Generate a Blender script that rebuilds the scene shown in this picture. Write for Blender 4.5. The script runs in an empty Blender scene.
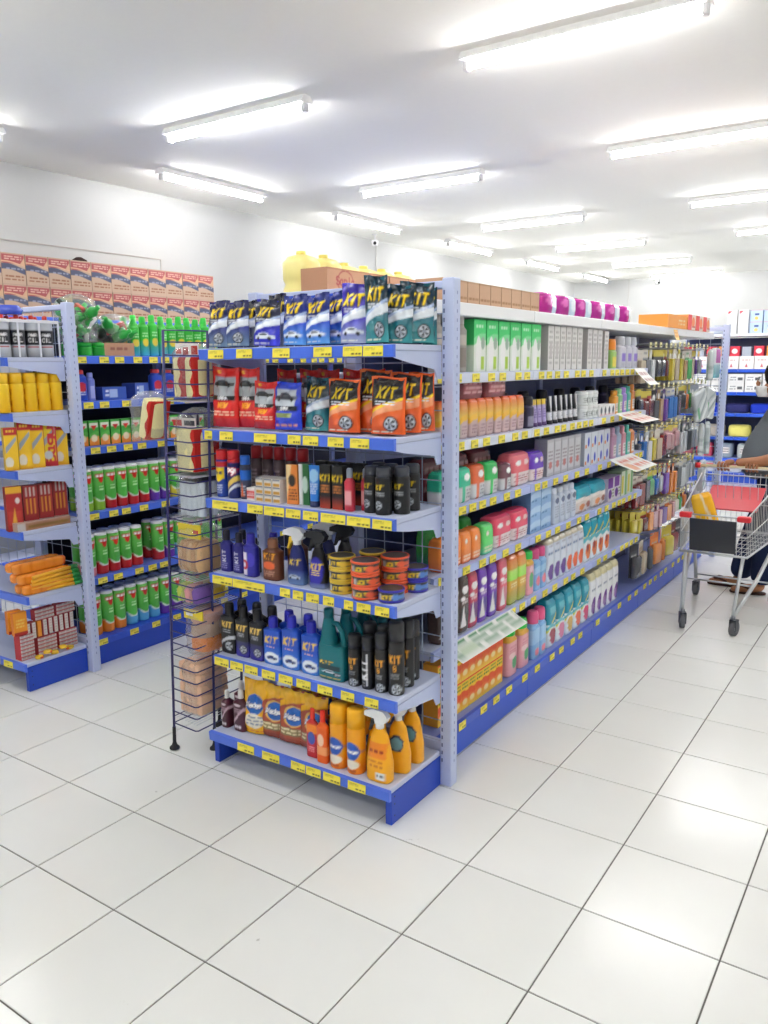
import bpy, math, random
import numpy as np
from mathutils import Matrix, Vector
rnd = random.Random(7)
sc = bpy.context.scene
COL = sc.collection

# ---------------------------------------------------------------- camera, world, exposure
CAM_F, CAM_H = 806.56, 1.645
T_, YW, RL = .179734, .597308, -.0088916
fh = Vector((-math.sin(YW), math.cos(YW), 0))
Fv = (fh*math.cos(T_) - Vector((0, 0, 1))*math.sin(T_)).normalized()
R0 = Vector((math.cos(YW), math.sin(YW), 0)); U0 = R0.cross(Fv)
Rv = R0*math.cos(RL) + U0*math.sin(RL); Uv = U0*math.cos(RL) - R0*math.sin(RL)
cd = bpy.data.cameras.new('camera'); cam = bpy.data.objects.new('camera', cd); COL.objects.link(cam)
cd.sensor_fit = 'HORIZONTAL'; cd.sensor_width = 36; cd.lens = CAM_F*36/768
cd.clip_start = .02; cd.clip_end = 60
m = Matrix((Rv, Uv, -Fv)).transposed().to_4x4(); m.translation = (0, 0, CAM_H)
cam.matrix_world = m
sc.camera = cam
w = bpy.data.worlds.new('world'); sc.world = w; w.use_nodes = True
w.node_tree.nodes['Background'].inputs[0].default_value = (.9, .95, 1, 1)
w.node_tree.nodes['Background'].inputs[1].default_value = .6
sc.view_settings.view_transform = 'Standard'; sc.view_settings.look = 'None'
sc.view_settings.exposure = 0.96; sc.view_settings.gamma = 1
TUBE_POWER = 37.0
sc.cycles.max_bounces = 9; sc.cycles.diffuse_bounces = 6; sc.cycles.glossy_bounces = 3
sc.cycles.transparent_max_bounces = 14; sc.cycles.transmission_bounces = 4
sc.cycles.caustics_reflective = False; sc.cycles.caustics_refractive = False
sc.cycles.sample_clamp_indirect = 6
try:
    sc.cycles.use_denoising = True; sc.cycles.denoiser = 'OPENIMAGEDENOISE'
except Exception:
    pass

# ---------------------------------------------------------------- colours and art canvas
def lin(h):
    if not isinstance(h, str): return tuple(h)[:3]
    h = h.lstrip('#')
    if len(h) == 3: h = ''.join(c*2 for c in h)
    o = []
    for i in (0, 2, 4):
        c = int(h[i:i+2], 16)/255
        o.append(c/12.92 if c <= .04045 else ((c+.055)/1.055)**2.4)
    return tuple(o)

FONT = {
'A':'00 26 40|12 32','B':'00 06 36 45 34 03|33 42 41 30 00','C':'45 36 16 05 01 10 30 41','D':'00 06 26 44 42 20 00','E':'46 06 00 40|03 33',
'F':'46 06 00|03 33','G':'45 36 16 05 01 10 30 41 43 23','H':'00 06|40 46|03 43','I':'20 26','J':'46 41 30 10 01','K':'00 06|46 02|13 40',
'L':'06 00 40','M':'00 06 23 46 40','N':'00 06 40 46','O':'10 01 05 16 36 45 41 30 10','P':'00 06 36 45 44 33 03','Q':'10 01 05 16 36 45 41 30 10|22 40',
'R':'00 06 36 45 44 33 03|23 40','S':'45 36 16 05 04 13 33 42 41 30 10 01','T':'06 46|26 20','U':'06 01 10 30 41 46','V':'06 20 46','W':'06 10 24 30 46',
'X':'00 46|06 40','Y':'06 23 46|23 20','Z':'06 46 00 40','0':'10 01 05 16 36 45 41 30 10|01 45','1':'15 26 20','2':'05 16 36 45 44 00 40',
'3':'06 46 23 33 42 41 30 10 01','4':'30 36 02 42','5':'46 06 04 34 42 41 30 00','6':'46 16 04 01 10 30 41 42 33 03','7':'06 46 10','8':'13 04 05 16 36 45 44 33 13 02 01 10 30 41 42 33',
'9':'43 13 04 05 16 36 45 42 20','-':'13 33','.':'20 20','%':'00 46|05 05|41 41','/':'00 46','&':'40 05 16 25 01 10 42',
'a':'34 14 03 01 10 30|34 30 40','b':'06 00 30 41 43 34 04','c':'43 34 14 03 01 10 30 41','d':'46 40 10 01 03 14 44','e':'02 42 43 34 14 03 01 10 30 41',
'g':'44 14 03 02 11 41|44 40 3- 0-','i':'24 20|25 26','l':'26 20','n':'00 04 34 43 40','o':'10 01 03 14 34 43 41 30 10','p':'0- 04 34 43 41 30 00',
'r':'00 04|03 14 34','s':'43 34 14 03 12 32 41 30 10 01','t':'26 21 30 40|14 44','u':'04 01 10 30 41|44 40','y':'04 20|44 20 0-','k':'06 00|43 02|12 40','m':'00 04 14 23 20|23 34 43 40','v':'04 20 44'}
def dg(s): return [(-1.5 if c == '-' else int(c)) for c in s]

class Art:
    """a small printed sheet: colours on a grid, w x h metres, painted with the ops below"""
    def __init__(s, w, h, base, res=.0045, mx=64):
        s.nu = int(min(mx, max(5, w/res))); s.nv = int(min(mx*1.5, max(5, h/res))); s.w, s.h = w, h
        n = 3
        u = (np.arange(s.nu*n)+.5)/(s.nu*n); v = (np.arange(s.nv*n)+.5)/(s.nv*n)
        s.U, s.V = np.meshgrid(u, v); s.X = s.U*w; s.Y = s.V*h
        s.c = np.zeros(s.U.shape+(3,)); s.c[:] = lin(base)
    def m(s, mask, col, a=1.0):
        k = mask.astype(float)[..., None]*a
        s.c = s.c*(1-k) + np.array(lin(col))*k
    def run(s, ops, seed=1):
        for o in ops:
            k = o[0]
            if k == 'r': s.m((s.U >= o[1]) & (s.U <= o[3]) & (s.V >= o[2]) & (s.V <= o[4]), o[5])
            elif k == 'e': s.m(((s.U-o[1])/o[3])**2+((s.V-o[2])/o[4])**2 < 1, o[5])
            elif k == 'g':
                t = np.clip((s.V-o[1])/(o[2]-o[1]), 0, 1)[..., None]; q = (s.V >= o[1]) & (s.V <= o[2])
                g = np.array(lin(o[3]))*(1-t)+np.array(lin(o[4]))*t; s.c = np.where(q[..., None], g, s.c)
            elif k == 'v':   # wavy band y0,y1,col,amp,freq,slope
                y = s.V-o[4]*np.sin(s.U*o[5]*6.28)-o[6]*(s.U-.5); s.m((y > o[1]) & (y < o[2]), o[3])
            elif k == 'w':   # car wheel
                r = np.hypot(s.X-o[1]*s.w, s.Y-o[2]*s.h)/(o[3]*s.w); a = np.arctan2(s.Y-o[2]*s.h, s.X-o[1]*s.w)
                s.m(r < 1, '#15181d'); s.m((r < .78) & (np.cos(a*5) > .1), '#c9d0d8'); s.m((r < .8) & (r > .68), '#c9d0d8'); s.m(r < .22, '#8b929c')
            elif k == 'p':
                pts = o[1]; ins = np.zeros(s.U.shape, bool)
                for i in range(len(pts)):
                    (x0, y0), (x1, y1) = pts[i], pts[i-1]
                    if y0 == y1: continue
                    cnd = ((y0 > s.V) != (y1 > s.V)) & (s.U < (x1-x0)*(s.V-y0)/(y1-y0)+x0); ins ^= cnd
                s.m(ins, o[2])
            elif k == 'c':   # car silhouette cx,cy,scale,col
                x = (s.U-o[1])/o[3]; y = (s.V-o[2])*s.h/s.w/o[3]
                s.m((abs(x) < .5) & (y > -.1) & (y < .06-.1*x*x), o[4]); s.m((abs(x+.02) < .28) & (y > 0) & (y < .17-.9*(x+.02)**2), o[4])
                s.m((abs(x+.02) < .2) & (y > .05) & (y < .13-.9*(x+.02)**2), '#2b3440')
                for q in (-.28, .28): s.m(np.hypot(x-q, y+.09) < .075, '#111')
            elif k == 'l':   # tiny text lines x0,y0,x1,y1,n,col
                n = o[5]; yy = (s.V-o[2])/(o[4]-o[2])*n; ins = (yy > 0) & (yy < n) & ((yy % 1) > .35) & ((yy % 1) < .85)
                row = np.floor(yy); q = np.sin(s.U*47+row*5.1)+np.sin(s.U*29+row*1.7) > -.9
                s.m(ins & q & (s.U > o[1]) & (s.U < o[3]), o[6])
            elif k == 'n':
                f = o[2]; z = sum(np.sin(s.X*f*a_+s.Y*f*b_+c_) for a_, b_, c_ in ((1, .3, seed), (-.4, 1.2, 2*seed), (.7, -1.1, 3*seed)))/3
                s.c = np.clip(s.c*(1+o[1]*z[..., None]), 0, 1)
            elif k == 't':   # text, cx, cy, height(frac of h), colour, slant, outline, vertical
                txt, cx, cy, hh, col = o[1:6]; sl = o[6] if len(o) > 6 else 0; out = o[7] if len(o) > 7 else None
                vert = o[8] if len(o) > 8 else False; th = o[9] if len(o) > 9 else .12; wd = o[10] if len(o) > 10 else .62
                H = hh*s.h; x0, y0 = cx*s.w, cy*s.h
                if vert: A, B = (s.Y-y0), -(s.X-x0)
                else: A, B = (s.X-x0), (s.Y-y0)
                adv = wd*H*1.32; A = A+adv*len(txt)/2-adv*.12; B = B+H/2; A = A-sl*B
                D = np.full(s.U.shape, 9.)
                for i, ch in enumerate(txt):
                    g = FONT.get(ch) or FONT.get(ch.upper())
                    if not g: continue
                    for pl in g.split('|'):
                        P = [dg(q) for q in pl.split()]
                        P = [(i*adv+p[0]/4*wd*H, p[1]/6*H) for p in P]
                        if len(P) == 1: P = P*2
                        for a_, b_ in zip(P, P[1:]):
                            dx, dy = b_[0]-a_[0], b_[1]-a_[1]; L2 = dx*dx+dy*dy+1e-12
                            t = np.clip(((A-a_[0])*dx+(B-a_[1])*dy)/L2, 0, 1)
                            D = np.minimum(D, np.hypot(A-a_[0]-t*dx, B-a_[1]-t*dy))
                if out: s.m(D < th*H*1.9, out)
                s.m(D < th*H, col)
        return s
    def grid(s):
        return s.c.reshape(s.nv, 3, s.nu, 3, 3).mean(axis=(1, 3))

# ---------------------------------------------------------------- mesh builder (colour per vertex)
class MB:
    def __init__(s): s.v = []; s.f = []; s.c = []; s.sm = []
    def add(s, V, F, C, smooth=False):
        b = len(s.v); s.v += [tuple(map(float, p)) for p in V]
        if isinstance(C, (str, tuple)): C = [lin(C)]*len(V)
        s.c += [tuple(c) for c in C]; s.f += [tuple(i+b for i in f) for f in F]; s.sm += [smooth]*len(F); return s
    def box(s, x0, y0, z0, x1, y1, z1, col):
        V = [(x, y, z) for z in (z0, z1) for y in (y0, y1) for x in (x0, x1)]
        return s.add(V, [(0, 2, 3, 1), (4, 5, 7, 6), (0, 1, 5, 4), (2, 6, 7, 3), (0, 4, 6, 2), (1, 3, 7, 5)], col)
    def bbox(s, x0, y0, z0, x1, y1, z1, col, b=.003):
        """box with chamfered edges"""
        bx, by, bz = min(b, (x1-x0)/3), min(b, (y1-y0)/3), min(b, (z1-z0)/3)
        V = []; F = []; idx = {}
        for sx in (0, 1):
            for sy in (0, 1):
                for sz in (0, 1):
                    X = (x0, x1)[sx]; Y = (y0, y1)[sy]; Z = (z0, z1)[sz]; dx = bx*(1-2*sx); dy = by*(1-2*sy); dz = bz*(1-2*sz)
                    for k, p in enumerate(((X, Y+dy, Z+dz), (X+dx, Y, Z+dz), (X+dx, Y+dy, Z))):
                        idx[sx, sy, sz, k] = len(V); V.append(p)
                    a, b_, c = (idx[sx, sy, sz, k] for k in range(3)); F.append((a, b_, c) if (sx+sy+sz) % 2 else (a, c, b_))
        def q(l): F.append(tuple(idx[i] for i in l))
        for i in (0, 1):
            o = 1 if i else -1
            l = [(i, 0, 0, 0), (i, 1, 0, 0), (i, 1, 1, 0), (i, 0, 1, 0)]; q(l if o > 0 else l[::-1])
            l = [(0, i, 0, 1), (1, i, 0, 1), (1, i, 1, 1), (0, i, 1, 1)]; q(l if o < 0 else l[::-1])
            l = [(0, 0, i, 2), (1, 0, i, 2), (1, 1, i, 2), (0, 1, i, 2)]; q(l if o > 0 else l[::-1])
        for i in (0, 1):
            for j in (0, 1):
                sgn = (i+j) % 2
                l = [(i, j, 0, 0), (i, j, 1, 0), (i, j, 1, 1), (i, j, 0, 1)]; q(l if sgn else l[::-1])
                l = [(i, 0, j, 0), (i, 1, j, 0), (i, 1, j, 2), (i, 0, j, 2)]; q(l[::-1] if sgn else l)
                l = [(0, i, j, 1), (1, i, j, 1), (1, i, j, 2), (0, i, j, 2)]; q(l if sgn else l[::-1])
        return s.add(V, F, col)
    def prism(s, pts, a0, a1, col, axis='y', smooth=False):
        n = len(pts)
        def P(p, a): return {'y': (p[0], a, p[1]), 'x': (a, p[0], p[1]), 'z': (p[0], p[1], a)}[axis]
        V = [P(p, a0) for p in pts]+[P(p, a1) for p in pts]
        F = [tuple(range(n))[::-1], tuple(range(n, 2*n))]+[(i, (i+1) % n, (i+1) % n+n, i+n) for i in range(n)]
        return s.add(V, F, col)
    def tube(s, pts, r, col, seg=6, closed=False):
        pts = [Vector(p) for p in pts]; n = len(pts); V = []; F = []; up = None
        for i, p in enumerate(pts):
            a = pts[i-1] if (i or closed) else p; b = pts[(i+1) % n] if (i < n-1 or closed) else p
            t = (b-a).normalized()
            if up is None: up = Vector((0, 0, 1)) if abs(t.z) < .9 else Vector((1, 0, 0))
            x = t.cross(up).normalized(); y = x.cross(t); up = y
            rr = r[i] if isinstance(r, (list, tuple)) else r
            for k in range(seg):
                q = 2*math.pi*k/seg; V.append(p+x*math.cos(q)*rr+y*math.sin(q)*rr)
        for i in range(n if closed else n-1):
            for k in range(seg):
                a = i*seg+k; b = i*seg+(k+1) % seg; c = ((i+1) % n)*seg; F.append((a, b, c+(k+1) % seg, c+k))
        if not closed: F += [tuple(range(seg))[::-1], tuple(range((n-1)*seg, n*seg))]
        return s.add(V, F, col, seg > 4)
    def lathe(s, prof, col, cx=0, cy=0, seg=20):
        """prof: (z, r) from below up"""
        V = []; F = []; n = len(prof); C = []
        for z, r in [(p[0], p[1]) for p in prof]:
            V += [(cx+r*math.cos(2*math.pi*k/seg), cy+r*math.sin(2*math.pi*k/seg), z) for k in range(seg)]
        for p in prof: C += [lin(p[2] if len(p) > 2 else col)]*seg
        for i in range(n-1):
            for k in range(seg): F.append((i*seg+k, i*seg+(k+1) % seg, (i+1)*seg+(k+1) % seg, (i+1)*seg+k))
        F += [tuple(range(seg))[::-1], tuple(range((n-1)*seg, n*seg))]
        return s.add(V, F, C, True)
    def patch(s, P, C, closed=False, smooth=True, flip=False):
        nv, nu = P.shape[:2]; F = []
        for j in range(nv-1):
            for i in range(nu if closed else nu-1):
                k = (i+1) % nu; q = (j*nu+i, j*nu+k, (j+1)*nu+k, (j+1)*nu+i); F.append(q[::-1] if flip else q)
        return s.add(P.reshape(-1, 3), F, C.reshape(-1, 3), smooth)
    def loft(s, prof, art=None, col='#fff', seg=40, nv=None, cap=True, wref=None, smooth=True):
        """prof rows: z, halfwidth, halfdepth, squareness[, yoff]; art printed on the front, mirrored to the back"""
        prof = [tuple(p)+(0,)*(5-len(p)) for p in prof]
        zs = np.array([p[0] for p in prof]); z0, z1 = zs[0], zs[-1]
        g = art.grid() if art else None
        n = nv or (min(46, art.nv) if art else 0)
        zz = np.unique(np.concatenate([zs]+([np.linspace(z0, z1, n)] if n else [])))
        if len(zz) > 1: zz = zz[np.concatenate([[True], np.diff(zz) > 1e-5])]
        th = np.linspace(0, 2*np.pi, 361)
        W = wref or max(p[1] for p in prof); P = np.zeros((len(zz), seg, 3)); C = np.zeros((len(zz), seg, 3))
        for j, z in enumerate(zz):
            hw, hd, p_, yo = (np.interp(z, zs, [q[k] for q in prof]) for k in (1, 2, 3, 4))
            x = np.sign(np.cos(th))*abs(np.cos(th))**(2/p_)*hw; y = np.sign(np.sin(th))*abs(np.sin(th))**(2/p_)*hd
            d = np.concatenate([[0], np.cumsum(np.hypot(np.diff(x), np.diff(y)))]); q = np.linspace(0, d[-1], seg, endpoint=False) if d[-1] > 1e-9 else np.linspace(0, 1e-9, seg)
            x = np.interp(q, d, x); y = np.interp(q, d, y)
            P[j] = np.stack([x, y+yo, np.full(seg, z)], 1)
            if art:
                gi = np.clip(((x/W/2+.5)*art.nu).astype(int), 0, art.nu-1); gj = min(art.nv-1, int((z-z0)/(z1-z0+1e-9)*art.nv)); C[j] = g[gj, gi]
            else: C[j] = lin(col)
        s.patch(P, C, closed=True, smooth=smooth)
        if cap:
            s.add(P[0], [tuple(range(seg))[::-1]], list(C[0])); s.add(P[-1], [tuple(range(seg))], list(C[-1]))
        return s
    def mesh(s, name):
        me = bpy.data.meshes.new(name); me.from_pydata(s.v, [], s.f)
        a = me.color_attributes.new('col', 'FLOAT_COLOR', 'POINT')
        arr = np.ones((len(s.v), 4), 'f'); arr[:, :3] = np.array(s.c); a.data.foreach_set('color', arr.ravel())
        me.polygons.foreach_set('use_smooth', s.sm); me.update(); return me

# ---------------------------------------------------------------- materials
def node_mat(name, rough=.5, metal=0, bump=0, bscale=60, coat=0, spec=.5, mottle=0):
    m = bpy.data.materials.new(name); m.use_nodes = True; nt = m.node_tree; b = nt.nodes['Principled BSDF']
    at = nt.nodes.new('ShaderNodeAttribute'); at.attribute_name = 'col'
    tc = nt.nodes.new('ShaderNodeTexCoord'); nz = nt.nodes.new('ShaderNodeTexNoise'); nz.inputs['Scale'].default_value = bscale
    nz.inputs['Detail'].default_value = 2; nt.links.new(tc.outputs['Object'], nz.inputs['Vector'])
    mr = nt.nodes.new('ShaderNodeMapRange'); mr.inputs['To Min'].default_value = 1-mottle; mr.inputs['To Max'].default_value = 1+mottle
    nt.links.new(nz.outputs[0], mr.inputs[0])
    mx = nt.nodes.new('ShaderNodeVectorMath'); mx.operation = 'SCALE'
    nt.links.new(at.outputs['Color'], mx.inputs[0]); nt.links.new(mr.outputs[0], mx.inputs['Scale']); nt.links.new(mx.outputs[0], b.inputs['Base Color'])
    b.inputs['Roughness'].default_value = rough; b.inputs['Metallic'].default_value = metal
    b.inputs['Coat Weight'].default_value = coat; b.inputs['Specular IOR Level'].default_value = spec
    if bump:
        bp = nt.nodes.new('ShaderNodeBump'); bp.inputs['Strength'].default_value = bump; bp.inputs['Distance'].default_value = .004
        nt.links.new(nz.outputs[0], bp.inputs['Height']); nt.links.new(bp.outputs[0], b.inputs['Normal'])
    return m
M_PLA = node_mat('glossy_plastic', .28, 0, .05, 40, mottle=.03)
M_PAP = node_mat('printed_board', .6, 0, .06, 90, mottle=.04)
M_FOIL = node_mat('foil_film', .24, 0, .55, 28, coat=.3, mottle=.05)
M_PNT = node_mat('painted_steel', .38, 0, .03, 120, mottle=.02)
M_CHR = node_mat('chromed_steel', .34, .65, .02, 80, mottle=.02)
M_MAT = node_mat('matt_rubber', .8, 0, .2, 120, mottle=.06)
M_CLO = node_mat('woven_cloth', .95, 0, .35, 160, mottle=.1, spec=.2)
M_SKI = node_mat('skin', .5, 0, .05, 60, mottle=.05)
M_WALL = node_mat('wall_paint', .85, 0, .04, 25, mottle=.012, spec=.2)

def film_mat():
    m = bpy.data.materials.new('clear_film'); m.use_nodes = True; nt = m.node_tree; nt.nodes.clear()
    o = nt.nodes.new('ShaderNodeOutputMaterial'); t = nt.nodes.new('ShaderNodeBsdfTransparent'); g = nt.nodes.new('ShaderNodeBsdfGlossy'); d = nt.nodes.new('ShaderNodeBsdfDiffuse')
    g.inputs['Roughness'].default_value = .16; mix = nt.nodes.new('ShaderNodeMixShader'); mix2 = nt.nodes.new('ShaderNodeMixShader')
    lw = nt.nodes.new('ShaderNodeLayerWeight'); lw.inputs[0].default_value = .35
    tc = nt.nodes.new('ShaderNodeTexCoord'); nz = nt.nodes.new('ShaderNodeTexNoise'); nz.inputs['Scale'].default_value = 22; nt.links.new(tc.outputs['Object'], nz.inputs['Vector'])
    bp = nt.nodes.new('ShaderNodeBump'); bp.inputs['Strength'].default_value = .9; bp.inputs['Distance'].default_value = .01
    nt.links.new(nz.outputs[0], bp.inputs['Height']); nt.links.new(bp.outputs[0], g.inputs['Normal']); nt.links.new(bp.outputs[0], lw.inputs['Normal'])
    mr = nt.nodes.new('ShaderNodeMapRange'); mr.inputs['To Min'].default_value = .05; mr.inputs['To Max'].default_value = .5
    nt.links.new(lw.outputs['Facing'], mr.inputs[0]); nt.links.new(mr.outputs[0], mix.inputs[0])
    t.inputs[0].default_value = (.96, .97, .98, 1); d.inputs[0].default_value = (.85, .88, .92, 1); mix2.inputs[0].default_value = .05
    nt.links.new(t.outputs[0], mix.inputs[1]); nt.links.new(g.outputs[0], mix.inputs[2])
    nt.links.new(mix.outputs[0], mix2.inputs[1]); nt.links.new(d.outputs[0], mix2.inputs[2]); nt.links.new(mix2.outputs[0], o.inputs[0]); return m
M_FILM = film_mat()

def tile_mat():
    m = bpy.data.materials.new('glazed_floor_tile'); m.use_nodes = True; nt = m.node_tree; b = nt.nodes['Principled BSDF']
    g = nt.nodes.new('ShaderNodeNewGeometry'); oi = nt.nodes.new('ShaderNodeObjectInfo')
    n1 = nt.nodes.new('ShaderNodeTexNoise'); n1.inputs['Scale'].default_value = 1.6; n1.inputs['Detail'].default_value = 5
    n2 = nt.nodes.new('ShaderNodeTexNoise'); n2.inputs['Scale'].default_value = 9; n2.inputs['Detail'].default_value = 6; n2.inputs['Roughness'].default_value = .65
    nt.links.new(g.outputs['Position'], n1.inputs['Vector']); nt.links.new(g.outputs['Position'], n2.inputs['Vector'])
    r = nt.nodes.new('ShaderNodeValToRGB'); r.color_ramp.elements[0].position = .3; r.color_ramp.elements[0].color = (.82, .83, .81, 1)
    r.color_ramp.elements[1].position = .75; r.color_ramp.elements[1].color = (.87, .88, .86, 1); nt.links.new(n1.outputs[0], r.inputs[0])
    st = nt.nodes.new('ShaderNodeValToRGB'); st.color_ramp.elements[0].position = .70; st.color_ramp.elements[0].color = (0, 0, 0, 1)
    st.color_ramp.elements[1].position = .76; st.color_ramp.elements[1].color = (1, 1, 1, 1); nt.links.new(n2.outputs[0], st.inputs[0])
    mx = nt.nodes.new('ShaderNodeMix'); mx.data_type = 'RGBA'; mx.inputs['B'].default_value = (.34, .33, .31, 1)
    nt.links.new(r.outputs[0], mx.inputs['A']); nt.links.new(st.outputs[0], mx.inputs['Factor'])
    ov = nt.nodes.new('ShaderNodeMapRange'); ov.inputs['To Min'].default_value = .975; ov.inputs['To Max'].default_value = 1.02; nt.links.new(oi.outputs['Random'], ov.inputs[0])
    sc_ = nt.nodes.new('ShaderNodeVectorMath'); sc_.operation = 'SCALE'; nt.links.new(mx.outputs['Result'], sc_.inputs[0]); nt.links.new(ov.outputs[0], sc_.inputs['Scale'])
    nt.links.new(sc_.outputs[0], b.inputs['Base Color']); b.inputs['Roughness'].default_value = .2
    rr = nt.nodes.new('ShaderNodeMapRange'); rr.inputs['To Min'].default_value = .14; rr.inputs['To Max'].default_value = .26; nt.links.new(n1.outputs[0], rr.inputs[0]); nt.links.new(rr.outputs[0], b.inputs['Roughness'])
    bp = nt.nodes.new('ShaderNodeBump'); bp.inputs['Strength'].default_value = .08; bp.inputs['Distance'].default_value = .01
    n3 = nt.nodes.new('ShaderNodeTexNoise'); n3.inputs['Scale'].default_value = 5; nt.links.new(g.outputs['Position'], n3.inputs['Vector'])
    nt.links.new(n3.outputs[0], bp.inputs['Height']); nt.links.new(bp.outputs[0], b.inputs['Normal'])
    b.inputs['Specular IOR Level'].default_value = .5
    return m
M_TILE = tile_mat()
def emis(name, col, k):
    m = bpy.data.materials.new(name); m.use_nodes = True; nt = m.node_tree; b = nt.nodes['Principled BSDF']
    b.inputs['Base Color'].default_value = (.9, .9, .9, 1); b.inputs['Emission Color'].default_value = col; b.inputs['Emission Strength'].default_value = k; return m
M_TUBE = emis('lit_tube', (1, .99, .975, 1), TUBE_POWER)

# ---------------------------------------------------------------- object helpers
MESHES = {}
def shared(key, fn):
    if key not in MESHES: MESHES[key] = fn().mesh(key[:40])
    return MESHES[key]
def ob(name, me, mat=None, parent=None, loc=(0, 0, 0), rz=0, kind=None):
    if isinstance(me, MB): me = me.mesh(name)
    if mat is not None and me is not None and not me.materials: me.materials.append(mat)
    o = bpy.data.objects.new(name, me); COL.objects.link(o); o.location = loc; o.rotation_euler[2] = rz
    if parent is not None: o.parent = parent
    if kind: o['kind'] = kind
    return o
def empty(name, loc=(0, 0, 0), rz=0, parent=None):
    o = bpy.data.objects.new(name, None); COL.objects.link(o); o.location = loc; o.rotation_euler[2] = rz
    o.empty_display_size = .05
    if parent is not None: o.parent = parent
    return o
def tag(o, label, cat, group=None, kind=None):
    o['label'] = label; o['category'] = cat
    if group: o['group'] = group
    if kind: o['kind'] = kind
    return o
REG = []      # (object, desc, place, sort value, category)
def reg(o, desc, place, key, cat, word=''): REG.append((o, desc, place, key, cat, word)); return o
ORD = 'first second third fourth fifth sixth seventh eighth ninth tenth eleventh twelfth thirteenth fourteenth fifteenth sixteenth seventeenth eighteenth nineteenth twentieth'.split()
def ordinal(i):
    if i < 20: return ORD[i]
    return ['twenty', 'thirty', 'forty'][(i+1)//10-2]+('-'+ORD[(i+1) % 10-1] if (i+1) % 10 else '')
def finish_labels():
    G = {}
    for r in REG: G.setdefault((r[1], r[2]), []).append(r)
    for (desc, place), rs in G.items():
        rs.sort(key=lambda r: r[3])
        for i, r in enumerate(rs):
            if len(rs) == 1: s = f"{desc}, {place}"
            else: s = f"{ordinal(i)} {desc} from {r[5]}, {place}"
            if len(s.split()) > 16: print('LONG', s)
            r[0]['label'] = s; r[0]['category'] = r[4]
            r[0]['group'] = f"goods {place}"

# ---------------------------------------------------------------- room
WX0, WX1, WY0, WY1, CZ = -6.25, 3.4, -3.2, 16.1, 3.25
def structure(name, mb, mat): return ob(name, mb, mat, kind='structure')
structure('wall_left', MB().box(WX0-.15, WY0, 0, WX0, WY1, CZ, '#c0c1c1'), M_WALL)
structure('wall_right', MB().box(WX1, WY0, 0, WX1+.15, WY1, CZ, '#c0c1c1'), M_WALL)
structure('wall_back', MB().box(WX0-.15, WY1, 0, WX1+.15, WY1+.15, CZ, '#c0c1c1'), M_WALL)
structure('wall_front', MB().box(WX0-.15, WY0-.15, 0, WX1+.15, WY0, CZ, '#c0c1c1'), M_WALL)
structure('ceiling', MB().box(WX0-.15, WY0-.15, CZ, WX1+.15, WY1+.15, CZ+.12, '#f4f3ee'), M_WALL)
structure('trim_1', MB().box(WX0, 2.6, 2.652, WX0+.008, 5.44, 2.661, '#a8a29c').box(WX0, 5.43, 0.1, WX0+.008, 5.438, 2.661, '#c4c0bc'), M_PNT)
structure('trim_2', MB().box(WX0, 9.05, .1, WX0+.012, 9.062, CZ, '#b6b4b2'), M_PNT)
structure('trim_3', MB().box(-5.15, WY1-.012, .1, -5.138, WY1, CZ, '#b6b4b2'), M_PNT)
floor = structure('floor', MB().box(WX0-.15, WY0-.15, -.1, WX1+.15, WY1+.15, -.0035, '#5c5a56'), M_PAP)
OX, OY, P_ = -2.354 % .4, 1.370 % .4, .4
def tile_mb(x=0, y=0, mb=None):
    mb = mb or MB(); a = .0024; b = a+.0016; z0, z1 = -.006, 0
    V = [(a, a, z0), (P_-a, a, z0), (P_-a, P_-a, z0), (a, P_-a, z0), (a, a, z1-.001), (P_-a, a, z1-.001), (P_-a, P_-a, z1-.001), (a, P_-a, z1-.001),
         (b, b, z1), (P_-b, b, z1), (P_-b, P_-b, z1), (b, P_-b, z1)]
    V = [(v[0]+x, v[1]+y, v[2]) for v in V]
    F = [(0, 1, 5, 4), (1, 2, 6, 5), (2, 3, 7, 6), (3, 0, 4, 7), (4, 5, 9, 8), (5, 6, 10, 9), (6, 7, 11, 10), (7, 4, 8, 11), (8, 9, 10, 11)]
    return mb.add(V, F, '#ccc')
tiles = []
for i in range(-17, 9):
    for j in range(-9, 41):
        x, y = OX+i*P_, OY+j*P_
        if x < WX0-.3 or x > WX1 or y < WY0-.3 or y > WY1: continue
        d = Vector((x+.2, y+.2, -CAM_H)); z = d.dot(Fv); vis = z > .3 and abs(d.dot(Rv)/z*CAM_F) < 410 and abs(d.dot(Uv)/z*CAM_F) < 540
        hid = (-2.4 < x < -1.8 and 2.6 < y < 7) or x < -3.9
        tiles.append((0 if vis and not hid else 1, d.length, x, y))
tiles.sort(); tm = tile_mb().mesh('floor_tile'); tm.materials.append(M_TILE); rest = MB()
for n, (a, d, x, y) in enumerate(tiles):
    if n < 300: ob('floor_tile', tm, None, floor, (x, y, 0))
    else: tile_mb(x, y, rest)
ob('floor_tile', rest, M_TILE, floor, kind='stuff')

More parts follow.
